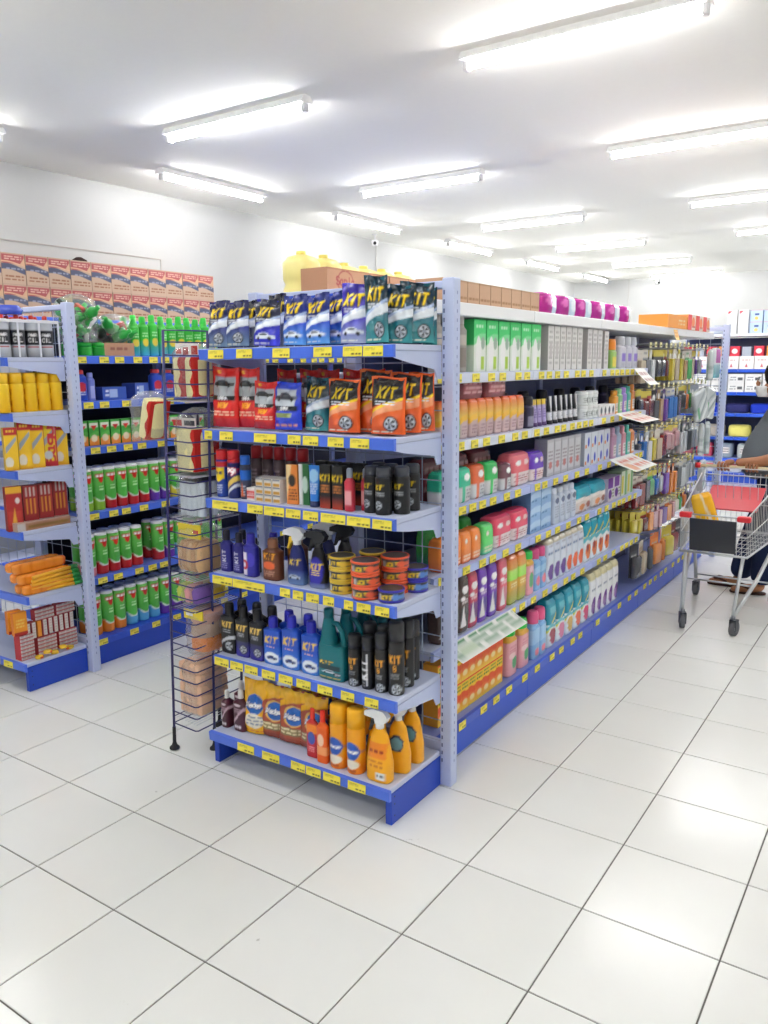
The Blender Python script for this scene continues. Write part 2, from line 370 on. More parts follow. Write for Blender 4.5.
# ---------------------------------------------------------------- ceiling lamps
def lamp_meshes():
    H = MB(); H.prism([(-.030, 0), (.030, 0), (.056, -.040), (.050, -.044), (-.050, -.044), (-.056, -.040)], -.62, .62, '#f4f4f4', 'x')
    T = MB(); T.tube([(-.585, 0, -.066), (.585, 0, -.066)], .019, '#ffffff', 10)
    E = MB(); E.bbox(.585, -.022, -.092, .612, .022, -.044, '#dcdcde', .004); E.tube([(.57, 0, -.066), (.586, 0, -.066)], .017, '#bbb', 10)
    return H.mesh('housing'), T.mesh('tube'), E.mesh('end_cap')
LH, LT, LE = lamp_meshes()
def lamp(x, y, rz, lab):
    t = empty('fluorescent_lamp', (x, y, CZ), rz)
    tag(t, lab, 'lamp', 'ceiling tube lamps')
    ob('housing', LH, M_PNT, t); ob('tube', LT, M_TUBE, t); ob('end_cap', LE, M_PLA, t); ob('end_cap', LE, M_PLA, t, rz=math.pi)
YR = [4.07, 6.36, 8.75, 10.97, 13.3, 15.45]
for k, y in enumerate(YR):
    lamp(-3.92, y, 0, f"white ceiling tube lamp across the middle row, {ordinal(k)} from the camera")
    lamp(-1.60, y-.03, 0, f"white ceiling tube lamp above the trolley aisle, {ordinal(k)} from the camera")
    lamp(.75, y, 0, f"white ceiling tube lamp in the outermost row past the trolley aisle, {ordinal(k)} from the camera")
for k, y in enumerate([2.77, 5.37, 7.72, 10.1, 12.55, 15.0]):
    lamp(-5.42, y, math.pi/2, f"white ceiling tube lamp beside the wall with the cartons, {ordinal(k)} from the camera")
for k, (x, y) in enumerate([(-3.92, 1.7), (-1.6, 1.6), (.75, 1.6), (-3.9, -.9), (-1.6, -.9), (.75, -.9)]):
    lamp(x, y, 0, f"white ceiling tube lamp overhead behind the first row, {ordinal(k)} of six")
def cctv(x, y, z, lab):
    t = empty('security_camera', (x, y, z)); tag(t, lab, 'camera')
    ob('mount', MB().lathe([(-.07, .012), (0, .012), (0, .035), (.012, .035)], '#e4e4e6', seg=10), M_PLA, t)
    ob('camera_body', MB().loft([(-.13, .03, .03, 2), (-.12, .04, .04, 2), (-.07, .045, .045, 2), (-.06, .03, .03, 2)], col='#e6e6e8', seg=14), M_PLA, t)
    ob('lens', MB().tube([(.02, -.03, -.1), (.035, -.052, -.105)], .02, '#15151a', 10), M_PLA, t)
cctv(-5.95, 8.6, CZ-.012, 'small white security camera high on the side wall above the yellow jugs')
cctv(-4.55, WY1-.15, CZ-.012, 'small dark-lensed security camera at the top of the far wall')
# ---------------------------------------------------------------- product designs
def A_(w, h, base, ops, res=.0045, seed=1, mx=64): return Art(w, h, base, res, mx).run(ops, seed)
def d_carton(key, w, d, h, base, ops, side=None, top=None, sops=None, mat=None, res=.0045):
    def fn():
        mb = MB(); a = A_(w, h, base, ops, res); g = a.grid(); nu, nv = a.nu, a.nv
        xs = np.linspace(-w/2, w/2, nu); zs = np.linspace(0, h, nv); X, Z = np.meshgrid(xs, zs)
        mb.patch(np.stack([X, np.full_like(X, -d/2), Z], 2), g, smooth=False)
        mb.patch(np.stack([-X, np.full_like(X, d/2), Z], 2)[::1, ::1], g, smooth=False)
        sd = A_(d, h, side or base, sops or [], res); gs = sd.grid(); ys = np.linspace(-d/2, d/2, sd.nu); zs2 = np.linspace(0, h, sd.nv); Y, Z2 = np.meshgrid(ys, zs2)
        mb.patch(np.stack([np.full_like(Y, w/2), Y, Z2], 2), gs, smooth=False)
        mb.patch(np.stack([np.full_like(Y, -w/2), -Y, Z2], 2), gs, smooth=False)
        mb.add([(-w/2, -d/2, h), (w/2, -d/2, h), (w/2, d/2, h), (-w/2, d/2, h)], [(0, 1, 2, 3)], top or side or base)
        mb.add([(-w/2, -d/2, 0), (w/2, -d/2, 0), (w/2, d/2, 0), (-w/2, d/2, 0)], [(3, 2, 1, 0)], side or base)
        return mb
    return [('body', shared('carton_'+key, fn), mat or M_PAP)]
def d_pouch(key, w, d, h, base, ops, back=None, res=.0042, wr=1.0, seal=.05, rim=None):
    def fn():
        a = A_(w, h, base, ops, res); g = a.grid(); nu, nv = a.nu, a.nv; mb = MB()
        U, V = np.meshgrid(np.linspace(0, 1, nu), np.linspace(0, 1, nv)); t = 2*U-1
        dep = d/2*np.clip(1-((V-.18)/.82).clip(0, 1)**2.2, 0, 1)*(.72+.28*np.clip(V/.15, 0, 1)); dep = np.where(V > 1-seal, 0.001, dep)
        prof = (1-np.abs(t)**2.6).clip(0, 1)**.65; sd = sum(map(ord, key)) % 17
        wrk = .0036*wr*(np.sin(U*17+V*9+sd)+np.sin(U*7-V*23+2*sd))*prof*(.4+V)
        X = t*w/2*(1-.03*np.sin(V*3.1)+.012*np.sin(V*13+sd)); Z = V*h*(1+.018*np.sin(U*5+sd)*V)
        if rim: 
            k = ((np.abs(t) > .93) | (V > .97) | (V < .03))[..., None]; g = np.where(k, np.array(lin(rim)), g)
        mb.patch(np.stack([X, -dep*prof-wrk-.0008, Z], 2), g)
        gb = g.copy(); gb[:] = lin(back or base)
        mb.patch(np.stack([X, dep*prof+.0008, Z], 2), gb, flip=True)
        return mb
    return [('body', shared('pouch_'+key, fn), M_FOIL)]
def d_bottle(key, w, d, h, body, ops, cap='#fff', capr=.3, caph=.12, sq=3, neck=.0, shoulder=.86, taper=1.0, mat=None, capsq=2, res=.0042, seg=40):
    """body loft + cap part; ops print on the body"""
    bh = h*(1-caph); sh = bh*shoulder
    def fn():
        a = A_(w, bh, body, ops, res); cw = w*capr
        return MB().loft([(0, w/2*.93, d/2*.93, sq), (bh*.03, w/2, d/2, sq), (sh*.5, w/2*(1+taper)/2, d/2*(1+taper)/2, sq), (sh, w/2*taper, d/2*taper, sq), (sh+(bh-sh)*.45, w/2*(taper*.45+capr*.5), d/2*(taper*.5+.35*capr), (sq+2)/2),
                          (bh-.004, cw/2*.95, min(d, cw)/2*.95, 2), (bh, cw/2*.9, min(d, cw)/2*.9, 2)], a, seg=seg, wref=w/2)
    def fc():
        cw = w*capr; cd_ = min(d, cw)
        return MB().loft([(bh-.003, cw/2, cd_/2, capsq), (bh+h*caph*.6, cw/2, cd_/2, capsq), (bh+h*caph*.92, cw/2*.9, cd_/2*.9, capsq), (h, cw/2*.7, cd_/2*.7, capsq)], col=cap, seg=18)
    return [('body', shared('bottle_'+key, fn), mat or M_PLA), ('cap', shared('bcap_'+key, fc), M_PLA)]
def d_can(key, r, h, body, ops, cap, caph=.22, capr=.92, dome=False, res=.004):
    bh = h*(1-caph)
    def fn():
        a = A_(2*r, bh, body, ops, res)
        return MB().loft([(0, r*.95, r*.95, 2), (.003, r, r, 2), (bh-.008, r, r, 2), (bh-.002, r*.93, r*.93, 2), (bh, r*.85, r*.85, 2)], a, seg=40)
    def fc():
        R = r*capr; p = [(bh-.002, R), (h-.006, R*.98), (h, R*.85), (h, .001)] if not dome else [(bh-.002, R), (bh+(h-bh)*.5, R*.9), (bh+(h-bh)*.8, R*.6), (h, R*.3), (h, .001)]
        return MB().lathe(p, cap, seg=24)
    return [('body', shared('can_'+key, fn), M_PLA), ('cap', shared('ccap_'+key, fc), M_PLA)]
def d_soft(key, w, d, h, base, ops, sq=4.5, res=.005, mat=None, seg=44):
    def fn():
        a = A_(w, h, base, ops, res)
        return MB().loft([(0, w*.40, d*.40, sq), (h*.05, w*.48, d*.47, sq), (h*.3, w*.5, d*.5, sq), (h*.75, w*.5, d*.49, sq), (h*.93, w*.47, d*.42, sq), (h, w*.38, d*.26, sq)], a, seg=seg, wref=w/2)
    return [('body', shared('soft_'+key, fn), mat or M_FOIL)]
def trigger(cap, lever, z, x=0, s=1.0, key=''):
    def fn():
        mb = MB(); mb.lathe([(z-.012, .016*s), (z+.008, .016*s), (z+.012, .012*s)], cap, seg=14)
        P = [(-.062, .030), (-.060, .046), (-.02, .062), (.022, .058), (.040, .038), (.030, .018), (.012, .008), (-.014, .008), (-.018, .026)]
        mb.prism([(x+p[0]*s, z+p[1]*s) for p in P], -.013*s, .013*s, cap); return mb
    def fl():
        P = [(-.022, .026), (-.034, .020), (-.040, -.006), (-.047, -.026), (-.040, -.028), (-.030, -.006), (-.014, .010)]
        return MB().prism([(x+p[0]*s, z+p[1]*s) for p in P], -.007*s, .007*s, lever)
    return [('spray_head', shared('spray_'+key, fn), M_PLA), ('trigger', shared('trig_'+key, fl), M_PLA)]
def d_spray(key, w, d, h, body, ops, head, lever, waist=.8):
    bh = h*.74
    def fn():
        a = A_(w, bh, body, ops, .0042)
        return MB().loft([(0, w*.46, d*.46, 3), (.006, w*.5, d*.5, 3), (bh*.35, w*.5, d*.5, 3), (bh*.62, w*.5*waist, d*.45, 2.6), (bh*.82, w*.33, d*.36, 2.3), (bh*.95, .016, .016, 2), (bh, .014, .014, 2)], a, seg=44, wref=w/2)
    return [('body', shared('spr_'+key, fn), M_PLA)]+trigger(head, lever, bh, key=key)
def d_tin(key, r, h, col, rim, ops):
    def fn():
        a = A_(2*r, h*.8, col, ops, .004); return MB().loft([(0.002, r*.97, r*.97, 2), (h*.8, r*.97, r*.97, 2)], a, seg=44, nv=16)
    def fr(): return MB().lathe([(0, r*.96), (.004, r), (.008, r), (.010, r*.97)], rim, seg=30)
    def fl(): return MB().lathe([(h*.78, r*.98), (h*.8, r*1.02), (h*.93, r*1.02), (h*.97, r*.97), (h*.955, r*.9), (h*.95, r*.86, '#4a443c'), (h*.95, .001, '#5a544a')], rim, seg=30)
    return [('body', shared('tin_'+key, fn), M_PLA), ('base_rim', shared('tinr_'+key, fr), M_PLA), ('lid', shared('tinl_'+key, fl), M_PLA)]
def d_jug(key, w, d, h, col, ops, cap, top=1.0):
    """jerry bottle with an open side handle"""
    def fn():
        a = A_(w, h*.9, col, ops, .0042); mb = MB()
        b = w*.5
        mb.loft([(0, b*.95, d*.46, 4), (.006, b, d*.5, 4), (h*.42, b, d*.5, 4), (h*.5, b*.96, d*.48, 3.5)], a, seg=44, wref=b, cap=True)
        s0 = A_(w, h*.4, col, [], .01)
        n = MB().loft([(h*.49, b*.62, d*.45, 3), (h*.6, b*.5, d*.4, 2.6), (h*.75, b*.42, d*.34, 2.2), (h*.85, b*.34, d*.28, 2), (h*.88, b*.3, d*.26, 2)], s0, seg=30)
        mb.add([(v[0]-w*.17, v[1], v[2]) for v in n.v], n.f, n.c, True)
        mb.tube([(-w*.06, 0, h*.80), (w*.16, 0, h*.80), (w*.33, 0, h*.70), (w*.40, 0, h*.56), (w*.38, 0, h*.44)], d*.17, col, 10)
        return mb
    def fc(): return MB().lathe([(h*.87, w*.15), (h*.985, w*.15), (h, w*.12)], cap, cx=-w*.17, seg=18)
    return [('body', shared('jug_'+key, fn), M_PLA), ('cap', shared('jugc_'+key, fc), M_PLA)]
def d_tube(key, w, h, col, ops, cap):
    def fn():
        a = A_(w, h*.86, col, ops, .004); n = MB().loft([(h*.14, w*.36, w*.3, 2), (h*.5, w*.42, w*.22, 2), (h*.95, w*.49, w*.05, 2), (h, w*.5, .0015, 2)], a, seg=36, wref=w/2); return n
    def fc(): return MB().lathe([(0, w*.36), (.002, w*.38), (h*.14, w*.36)], cap, seg=18)
    return [('body', shared('tube_'+key, fn), M_PLA), ('cap', shared('tubec_'+key, fc), M_PLA)]
def d_card(key, w, h, base, ops, bub=None, d=.02, rect=False):
    """a pack that hangs from a hook, origin at the hook hole"""
    def fn():
        a = A_(w, h, base, ops, .0065, mx=30); g = a.grid(); X, Z = np.meshgrid(np.linspace(-w/2, w/2, a.nu), np.linspace(-h+.012, .012, a.nv)); mb = MB()
        mb.patch(np.stack([X, np.full_like(X, -.001), Z], 2), g, smooth=False); mb.patch(np.stack([-X, np.full_like(X, .001), Z], 2), g, smooth=False); return mb
    def fb():
        if rect: return MB().bbox(-w*.46, -d, -h+.004, w*.46, -.0015, -h*.26, bub, .004)
        return MB().loft([(-h+.008, w*.42, d*.3, 6, -d*.5), (-h*.93, w*.44, d*.5, 6, -d*.5), (-h*.36, w*.44, d*.5, 6, -d*.5), (-h*.3, w*.40, d*.3, 6, -d*.4)], col=bub, seg=16)
    r = [('card', shared('card_'+key, fn), M_PAP)]
    if bub: r.append(('contents', shared('bub_'+key, fb), M_FOIL))
    return r
OPENING = {'carton': 'box', 'pouch': 'pouch', 'bottle': 'bottle', 'can': 'can', 'soft': 'pack'}
def put(name, parts, x, y, z, rz=0, s=(1, 1, 1), desc='', place='', cat=None, key=None, tilt=0, roll=0, word='wire rack'):
    z += .0009
    if len(parts) == 1: root = ob(name, parts[0][1], parts[0][2], None, (x, y, z), rz)
    else:
        root = empty(name, (x, y, z), rz)
        for pn, me, mat in parts: ob(pn, me, mat, root)
    root.scale = s
    if tilt or roll: root.location.z += .003 + (.003 if tilt and roll else 0)
    if tilt or roll: root.rotation_euler[0] = tilt; root.rotation_euler[1] = roll
    if desc: reg(root, desc, place, x if key is None else key, cat or name.split('_')[-1], word)
    return root

# ---------------------------------------------------------------- shelving
PALE, BLUE, DEEP, RAILB, YEL = '#c2ccec', '#2a56cc', '#1440b4', '#4a70e0', '#f2e24e'
def tag_mesh(wd):
    def fn():
        a = A_(wd, .034, YEL, [('r', .0, .0, 1, .05, '#cfc03a'), ('l', .08, .55, .6, .85, 2, '#9a8c30'), ('l', .45, .12, .93, .42, 1, '#38361c')], .003, mx=24); g = a.grid()
        X, Z = np.meshgrid(np.linspace(-wd/2, wd/2, a.nu), np.linspace(-.017, .017, a.nv)); mb = MB()
        mb.patch(np.stack([X, np.full_like(X, -.0022), Z], 2), g, smooth=False)
        mb.box(-wd/2, -.0021, -.017, wd/2, 0, .017, YEL); return mb
    me = shared('price_tag_%.3f' % wd, fn)
    if not me.materials: me.materials.append(M_PAP)
    return me
def rail_prof(): return [(.004, -.021), (0, -.021), (-.010, -.019), (-.013, .019), (-.004, .021), (.004, .021)]   # (y, z)
def upright(parent, x0, x1, y0, y1, h, faces):
    ob('upright', MB().bbox(x0, y0, 0, x1, y1, h, PALE, .004), M_PNT, parent)
    mb = MB(); n = int((h-.12)/.032)
    for k in range(n):
        z = .1+k*.032
        for f in faces:
            if f == 'front':
                xc = x0+(x1-x0)*.2; mb.box(xc-.003, y0-.0008, z, xc+.003, y0+.001, z+.015, '#5a6494')
            if f == 'right':
                yc = (y0+y1)/2; mb.box(x1-.001, yc-.0025, z, x1+.0008, yc+.0025, z+.012, '#8a96c4')
    ob('slot', mb, M_PNT, parent, kind='stuff')
def wire_grid(parent, x0, x1, z0, z1, y, sp=.085, col='#aab4cc', r=.0022, axis='x'):
    mb = MB(); n = max(1, round((x1-x0)/sp)); k = max(1, round((z1-z0)/sp))
    def P(a, z): return (a, y, z) if axis == 'x' else (y, a, z)
    for i in range(n+1): a = x0+(x1-x0)*i/n; mb.tube([P(a, z0), P(a, z1)], r, col, 4)
    for i in range(k+1): z = z0+(z1-z0)*i/k; mb.tube([P(x0, z), P(x1, z)], r, col, 4)
    return ob('wire_grid', mb, M_PNT, parent)
def end_cap(x0, x1, levels, H, tags, lab, name='end_cap_shelving', beam=True):
    """faces -Y; levels: z of deck tops, from the base up"""
    yB, yF, yU = 2.575, 2.21, 2.255
    t = empty(name, ((x0+x1)/2, yB, 0)); tag(t, lab, 'shelving'); t.matrix_world = Matrix.Translation(((x0+x1)/2, yB, 0))
    g = empty('frame', (-(x0+x1)/2, -yB, 0), parent=t)
    def part(n, mb, mat=M_PNT, p=None): return ob(n, mb, mat, p or t, loc=(-(x0+x1)/2, -yB, 0) if p is None else (0, 0, 0))
    # frame is a part whose pieces are sub-parts
    upright(g, x1-.004, x1+.046, yB, yB+.05, H, ('front', 'right')); upright(g, x0-.046, x0+.004, yB, yB+.05, H, ('front',))
    ob('crossbar', MB().bbox(x0, yB+.012, H-.035, x1, yB+.042, H-.008, PALE), M_PNT, g)
    ob('crossbar', MB().bbox(x0, yB+.012, levels[0]-.03, x1, yB+.042, levels[0]+.03, PALE), M_PNT, g)
    wire_grid(g, x0+.01, x1-.01, levels[0]+.03, H-.036, yB+.02)
    for k, z in enumerate(levels):
        y0 = yF if k == 0 else yU
        sh = part('base_shelf' if k == 0 else 'shelf', MB().bbox(x0+.002, y0+.004, z-.022, x1-.002, yB-.002, z, '#c2cae4'))
        if k == 0:
            for xa, xb in ((x0, x0+.028), (x1-.028, x1)):
                ob('side_panel', MB().bbox(xa, y0+.012, 0, xb, yB+.0, z-.023, DEEP).box(xa-.0006 if xa < x0+.01 and xa == x0 else xb-.001, y0+.03, .03, xa+.001 if xa == x0 else xb+.0006, y0+.036, .036, '#0c1c4c')
                   .box(xb-.001, y0+.03, .075, xb+.0006, y0+.036, .081, '#0c1c4c').box(xb-.001, y0+.03, .105, xb+.0006, y0+.036, .111, '#0c1c4c'), M_PNT, sh)
        else:
            P = [(y0+.01, z-.0225), (y0+.01, z-.045), (y0+.09, z-.06), (yB-.05, z-.085), (yB-.03, z-.12), (yB-.001, z-.12), (yB-.001, z-.0225)]
            for xa in (x0+.003, x1-.007): ob('bracket', MB().prism(P, xa, xa+.004, PALE, 'x'), M_PNT, sh)
        ry = y0+.002; rz = z-.0225
        ob('price_rail', MB().prism([(a+ry, b+rz) for a, b in rail_prof()], x0-.004, x1+.004, RAILB, 'x'), M_PLA, sh)
        for a, b in tags[k]:
            o = ob('price_tag', tag_mesh(round(b-a, 2)), None, sh, ((a+b)/2, ry-.0128, rz)); o.rotation_euler[0] = -.08
            if k == 0: o.rotation_euler[1] = rnd.uniform(-.03, .03)
    return t
TA = [[(-2.228, -2.139), (-2.091, -2.006), (-1.944, -1.871), (-1.867, -1.796), (-1.781, -1.705), (-1.668, -1.587)],
      [(-2.386, -2.305), (-2.294, -2.226), (-2.215, -2.144), (-2.123, -2.049), (-2.033, -1.961), (-1.941, -1.872), (-1.838, -1.766), (-1.728, -1.664), (-1.619, -1.557)],
      [(-2.374, -2.264), (-2.26, -2.09), (-2.013, -1.958), (-1.948, -1.894), (-1.88, -1.822), (-1.803, -1.748), (-1.702, -1.666), (-1.648, -1.587), (-1.57, -1.506)],
      [(-2.354, -2.216), (-2.163, -2.085), (-2.075, -1.98), (-1.97, -1.897), (-1.888, -1.813), (-1.804, -1.691), (-1.686, -1.583), (-1.574, -1.495)],
      [(-2.38, -2.34), (-2.297, -2.227), (-2.118, -2.003), (-1.949, -1.888), (-1.878, -1.805), (-1.764, -1.693), (-1.663, -1.587)],
      [(-2.337, -2.261), (-2.188, -2.112), (-2.009, -1.928), (-1.818, -1.738), (-1.687, -1.611), (-1.603, -1.526)]]
LA = [.145, .466, .818, 1.129, 1.404, 1.715]
LB = [.155, .50, .838, 1.147, 1.432, 1.70]
end_cap(-2.39, -1.49, LA, 1.95, TA, 'pale blue end shelving unit stocked with car-care goods, facing the camera beside the wire rack')
TB = [[(x-2.21, y-2.21) for x, y in t] for t in TA]
TB[2] = TB[2]+[(-3.78, -3.715)]; TB[1] = TB[1][:-1]+[(-3.79, -3.72)]
NB0 = set(o.name for o in bpy.data.objects)
end_cap(-4.60, -3.70, LB, 1.975, [t[:6] for t in TB], 'pale blue end shelving unit with lighters, glue and orange packs')
LIGHTER = [o for o in bpy.data.objects if o.name not in NB0 and o.parent is None]
BAY = .905
def gondola(xc, xr, nb, levels, top, H, black, lab, shelf_bays, yS=2.64, left=True, tagsp=.16, xu=None):
    """double-sided run along +Y; spine at x=xc, right front at x=xr"""
    t = empty('aisle_shelving', (xc, yS, 0)); tag(t, lab, 'shelving')
    def L(mb_name, mb, mat=M_PNT, p=None): return ob(mb_name, mb, mat, p or t, loc=(-xc, -yS, 0) if p is None else (0, 0, 0))
    yE = yS+nb*BAY; xu = xu or xr-.02; xl = 2*xc-xr
    for k in range(nb):
        y0, y1 = yS+k*BAY, yS+(k+1)*BAY
        L('kick_panel', MB().bbox(xr-.02, y0+.001, 0, xr, y1-.001, levels[0]-.02, DEEP if black else BLUE, .002))
        L('kick_panel', MB().bbox(xl, y0+.001, 0, xl+.02, y1-.001, levels[0]-.02, DEEP if black else BLUE, .002))
        b = L('base_shelf', MB().box(xl+.004, y0+.002, levels[0]-.02, xr-.004, y1-.002, levels[0], '#7f8fd0' if not black else BLUE))
        L('back_panel', MB().bbox(xc-.012, y0+.03, levels[0]+.001, xc+.012, y1-.03, (H-.002), '#101430' if black else '#46507e', .003))
        rail(b, xr, y0, y1, levels[0], k, tagsp, BLUE if not black else '#2a50c8')
        for j, z in enumerate(levels[1:], 1):
            if k < shelf_bays:
                sh = L('shelf', MB().box(xc+.014, y0+.003, z-.02, xu-.002, y1-.003, z, '#c8cfe8' if not black else '#5a7ad8'))
                rail(sh, xu, y0, y1, z, k+j, tagsp*.75, RAILB if black else ('#dfe5f7' if j >= 4 else '#a9b8ec'))
                if k in (0, shelf_bays-1):
                    P = [(xc+.014, z-.0205), (xu-.01, z-.0205), (xu-.01, z-.04), (xc+.05, z-.08), (xc+.014, z-.08)]
                    yy = y0+.003 if k == 0 else y1-.007
                    ob('bracket', MB().prism(P, yy, yy+.004, PALE), M_PNT, sh)
            if left and not black:
                L('shelf', MB().box(xl+.02, y0+.003, z-.02, xc-.014, y1-.003, z, '#c8cfe8'))
        if top:
            L('top_shelf', MB().bbox(xc+.013, y0+.002, top-.05, xu+.012, y1-.002, top, '#f4f5f8'))
            if left: L('top_shelf', MB().bbox(xl-.05, y0+.002, top-.03, xc-.013, y1-.002, top, '#e9ebf2'))
    for k in range(nb+1):
        y = yS+k*BAY; L('upright', MB().bbox(xc-.03, y-.022, levels[0]+.002, xc+.03, y+.022, H, PALE))
    return t
def rail(sh, x, y0, y1, z, k, sp, col):
    ob('price_rail', MB().prism([(x-a, z-.0225+b) for a, b in rail_prof()], y0+.002, y1-.002, col), M_PLA, sh)
    y = y0+.05+(k*.037) % .06
    while y < y1-.06:
        o = ob('price_tag', tag_mesh(.06), None, sh, (x+.0128, y, z-.0225)); o.rotation_euler = (-.0, 0, math.pi/2)
        y += sp*rnd.uniform(.7, 1.35)
LR = [.155, .515, .82, 1.08, 1.345, 1.615]
gondola(-1.94, -1.555, 5, LR, 1.885, 1.87, False, 'long pale blue aisle shelving running back from the middle end unit', 3)
LBR = [.155, .50, .865, 1.225, 1.47, 1.71]
LIGHTER.append(gondola(-4.15, -3.725, 5, LBR, None, 1.90, True, 'long dark-backed aisle shelving holding the mosquito sprays', 5, xu=-3.74))
# far end of the middle run: tall upright with slots and its own end frame
t = empty('closing_rack', (-1.94, 7.2, 0)); tag(t, 'pale slotted wire-backed rack closing the far end of the middle run', 'rack')
g = empty('frame', (1.94, -7.2, 0), parent=t)
upright(g, -1.50, -1.45, 7.18, 7.23, 1.95, ('front', 'right')); upright(g, -2.44, -2.39, 7.18, 7.23, 1.95, ('front',))
ob('crossbar', MB().bbox(-2.39, 7.19, 1.9, -1.50, 7.22, 1.935, PALE), M_PNT, g)
wire_grid(g, -2.38, -1.51, .1, 1.88, 7.2)

# far cross shelving
def cross_shelving():
    t = empty('cross_shelving', (-1.2, 12.3, 0)); tag(t, 'far shelving unit running crosswise behind the shopper', 'shelving')
    o = (1.2, -12.3, 0); x0, x1 = -3.05, 1.0
    for k in range(5):
        xa, xb = x0+k*(x1-x0)/5, x0+(k+1)*(x1-x0)/5
        for j, z in enumerate((.15, .35, .645, .965, 1.25, 1.555)):
            s = ob('shelf', MB().box(xa+.003, 11.8, z-.025, xb-.003, 12.28, z, '#9fb0e8'), M_PNT, t, o)
            ob('price_rail', MB().bbox(xa+.003, 11.785, z-.045, xb-.003, 11.80, z-.002, BLUE), M_PLA, s)
        ob('top_shelf', MB().bbox(xa+.003, 11.75, 1.985, xb-.003, 12.28, 2.02, '#eef0f6'), M_PNT, t, o)
        ob('back_panel', MB().box(xa, 12.29, .1, xb, 12.31, 1.975, '#3c466e'), M_PNT, t, o)
        ob('kick_panel', MB().box(xa+.002, 11.81, 0, xb-.002, 11.83, .12, BLUE), M_PNT, t, o)
    for k in range(6):
        x = x0+k*(x1-x0)/5; ob('upright', MB().bbox(x-.02, 12.31, 0, x+.02, 12.36, 1.98, PALE), M_PNT, t, o)
cross_shelving()
# wall shelving that carries the brown cartons
def wall_shelving():
    t = empty('wall_shelving', (-6.1, 4.7, 0)); tag(t, 'pale wall shelving under the stacked brown cartons', 'shelving'); o = (6.1, -4.7, 0)
    for k in range(3):
        ya, yb = 3.2+k*.9, 3.2+(k+1)*.9
        for z in (.155, .6, 1.1, 1.6, 2.05):
            s = ob('shelf', MB().bbox(-6.22, ya+.002, z-.03, -5.93, yb-.002, z, '#c8cfe8'), M_PNT, t, o)
            ob('price_rail', MB().box(-5.93, ya+.002, z-.035, -5.918, yb-.002, z-.002, RAILB), M_PLA, s)
        ob('kick_panel', MB().box(-5.96, ya+.002, 0, -5.94, yb-.002, .12, DEEP), M_PNT, t, o)
    for k in range(4): ob('upright', MB().bbox(-6.245, 3.2+k*.9-.02, 0, -6.222, 3.2+k*.9+.02, 2.0, PALE), M_PNT, t, o)
wall_shelving()

# ---------------------------------------------------------------- goods: middle end unit
KY = '#f6d21c'
def kit(key, w, d, h, base, dark, low, motif, rim=None, lightc='#e8eef4'):
    ops = [('v', .52, 1.1, dark, .03, .6, .18), ('g', 0, .42, low, base), ('v', .36, .5, lightc, .03, .7, .25), ('v', .48, .53, KY if rim else '#9fb4d8', .02, .7, .3)]
    ops += [('l', .2, .5, .8, .58, 2, '#e8edf2')]
    ops += [('w', .66, .19, .2)] if motif == 'w' else ([('c', .52, .2, .75, '#dfe6ee')] if motif == 'c' else [('w', .4, .17, .22)])
    ops += [('l', .12, .03, .7, .07, 1, '#e8e8d0'), ('t', 'KIT', .47, .72, .17, KY, .28, '#14161c', False, .115, .52)]
    return d_pouch(key, w, d, h, base, ops, rim=rim)
NAVY = kit('navy', .105, .05, .175, '#23287a', '#181c50', '#6e8aa6', 'w')
DARK = kit('dark', .08, .05, .175, '#20264f', '#15182e', '#8f9aa8', 'w')
VIO = kit('violet', .115, .05, .168, '#2b2fb0', '#20243e', '#3b3fd0', 'c')
BLU = kit('blue', .105, .05, .18, '#2a4fc4', '#1d2c7a', '#5fa4e6', 'c')
PUR = kit('purple', .115, .05, .205, '#3a2cb4', '#33279c', '#a8b4d2', 'c')
TEA = kit('teal', .125, .055, .205, '#0f5a6c', '#0b2c3c', '#3f9a9c', 'w')
ORA = kit('orange', .135, .06, .2, '#e9682a', '#26211f', '#d8521c', 'w', rim='#ee6424', lightc='#f0a070')
RED = d_pouch('redzip', .125, .055, .232, '#d8241f', [('r', .1, .52, .9, .84, '#a9b0b6'), ('c', .5, .73, .72, '#26282c'), ('r', .08, .45, .92, .53, '#111418'), ('t', 'SURRA', .5, .49, .045, '#fff', 0, None, False, .13), ('t', 'NEW', .5, .37, .075, '#ffb020', .2, None, False, .16), ('g', 0, .16, '#a81830', '#c81f2a'), ('l', .1, .18, .9, .28, 2, '#ffd0b0'), ('t', 'a', .3, .93, .05, KY)])
ROY = d_pouch('royal', .125, .055, .18, '#2440c8', [('r', .14, .5, .86, .84, '#c0c8d2'), ('c', .5, .68, .8, '#2a2f3a'), ('r', .08, .4, .92, .5, '#141a2c'), ('t', 'SURRA', .5, .45, .055, '#fff', 0, None, False, .13), ('r', .2, .26, .75, .36, '#8a9a5a'), ('l', .15, .06, .9, .14, 1, '#f0a070')])
E1 = 'top shelf, middle end unit'; E2 = 'second shelf, middle end unit'; E3 = 'third shelf, middle end unit'
E4 = 'fourth shelf, middle end unit'; E5 = 'fifth shelf, middle end unit'; E6 = 'base shelf, middle end unit'
z = LA[5]
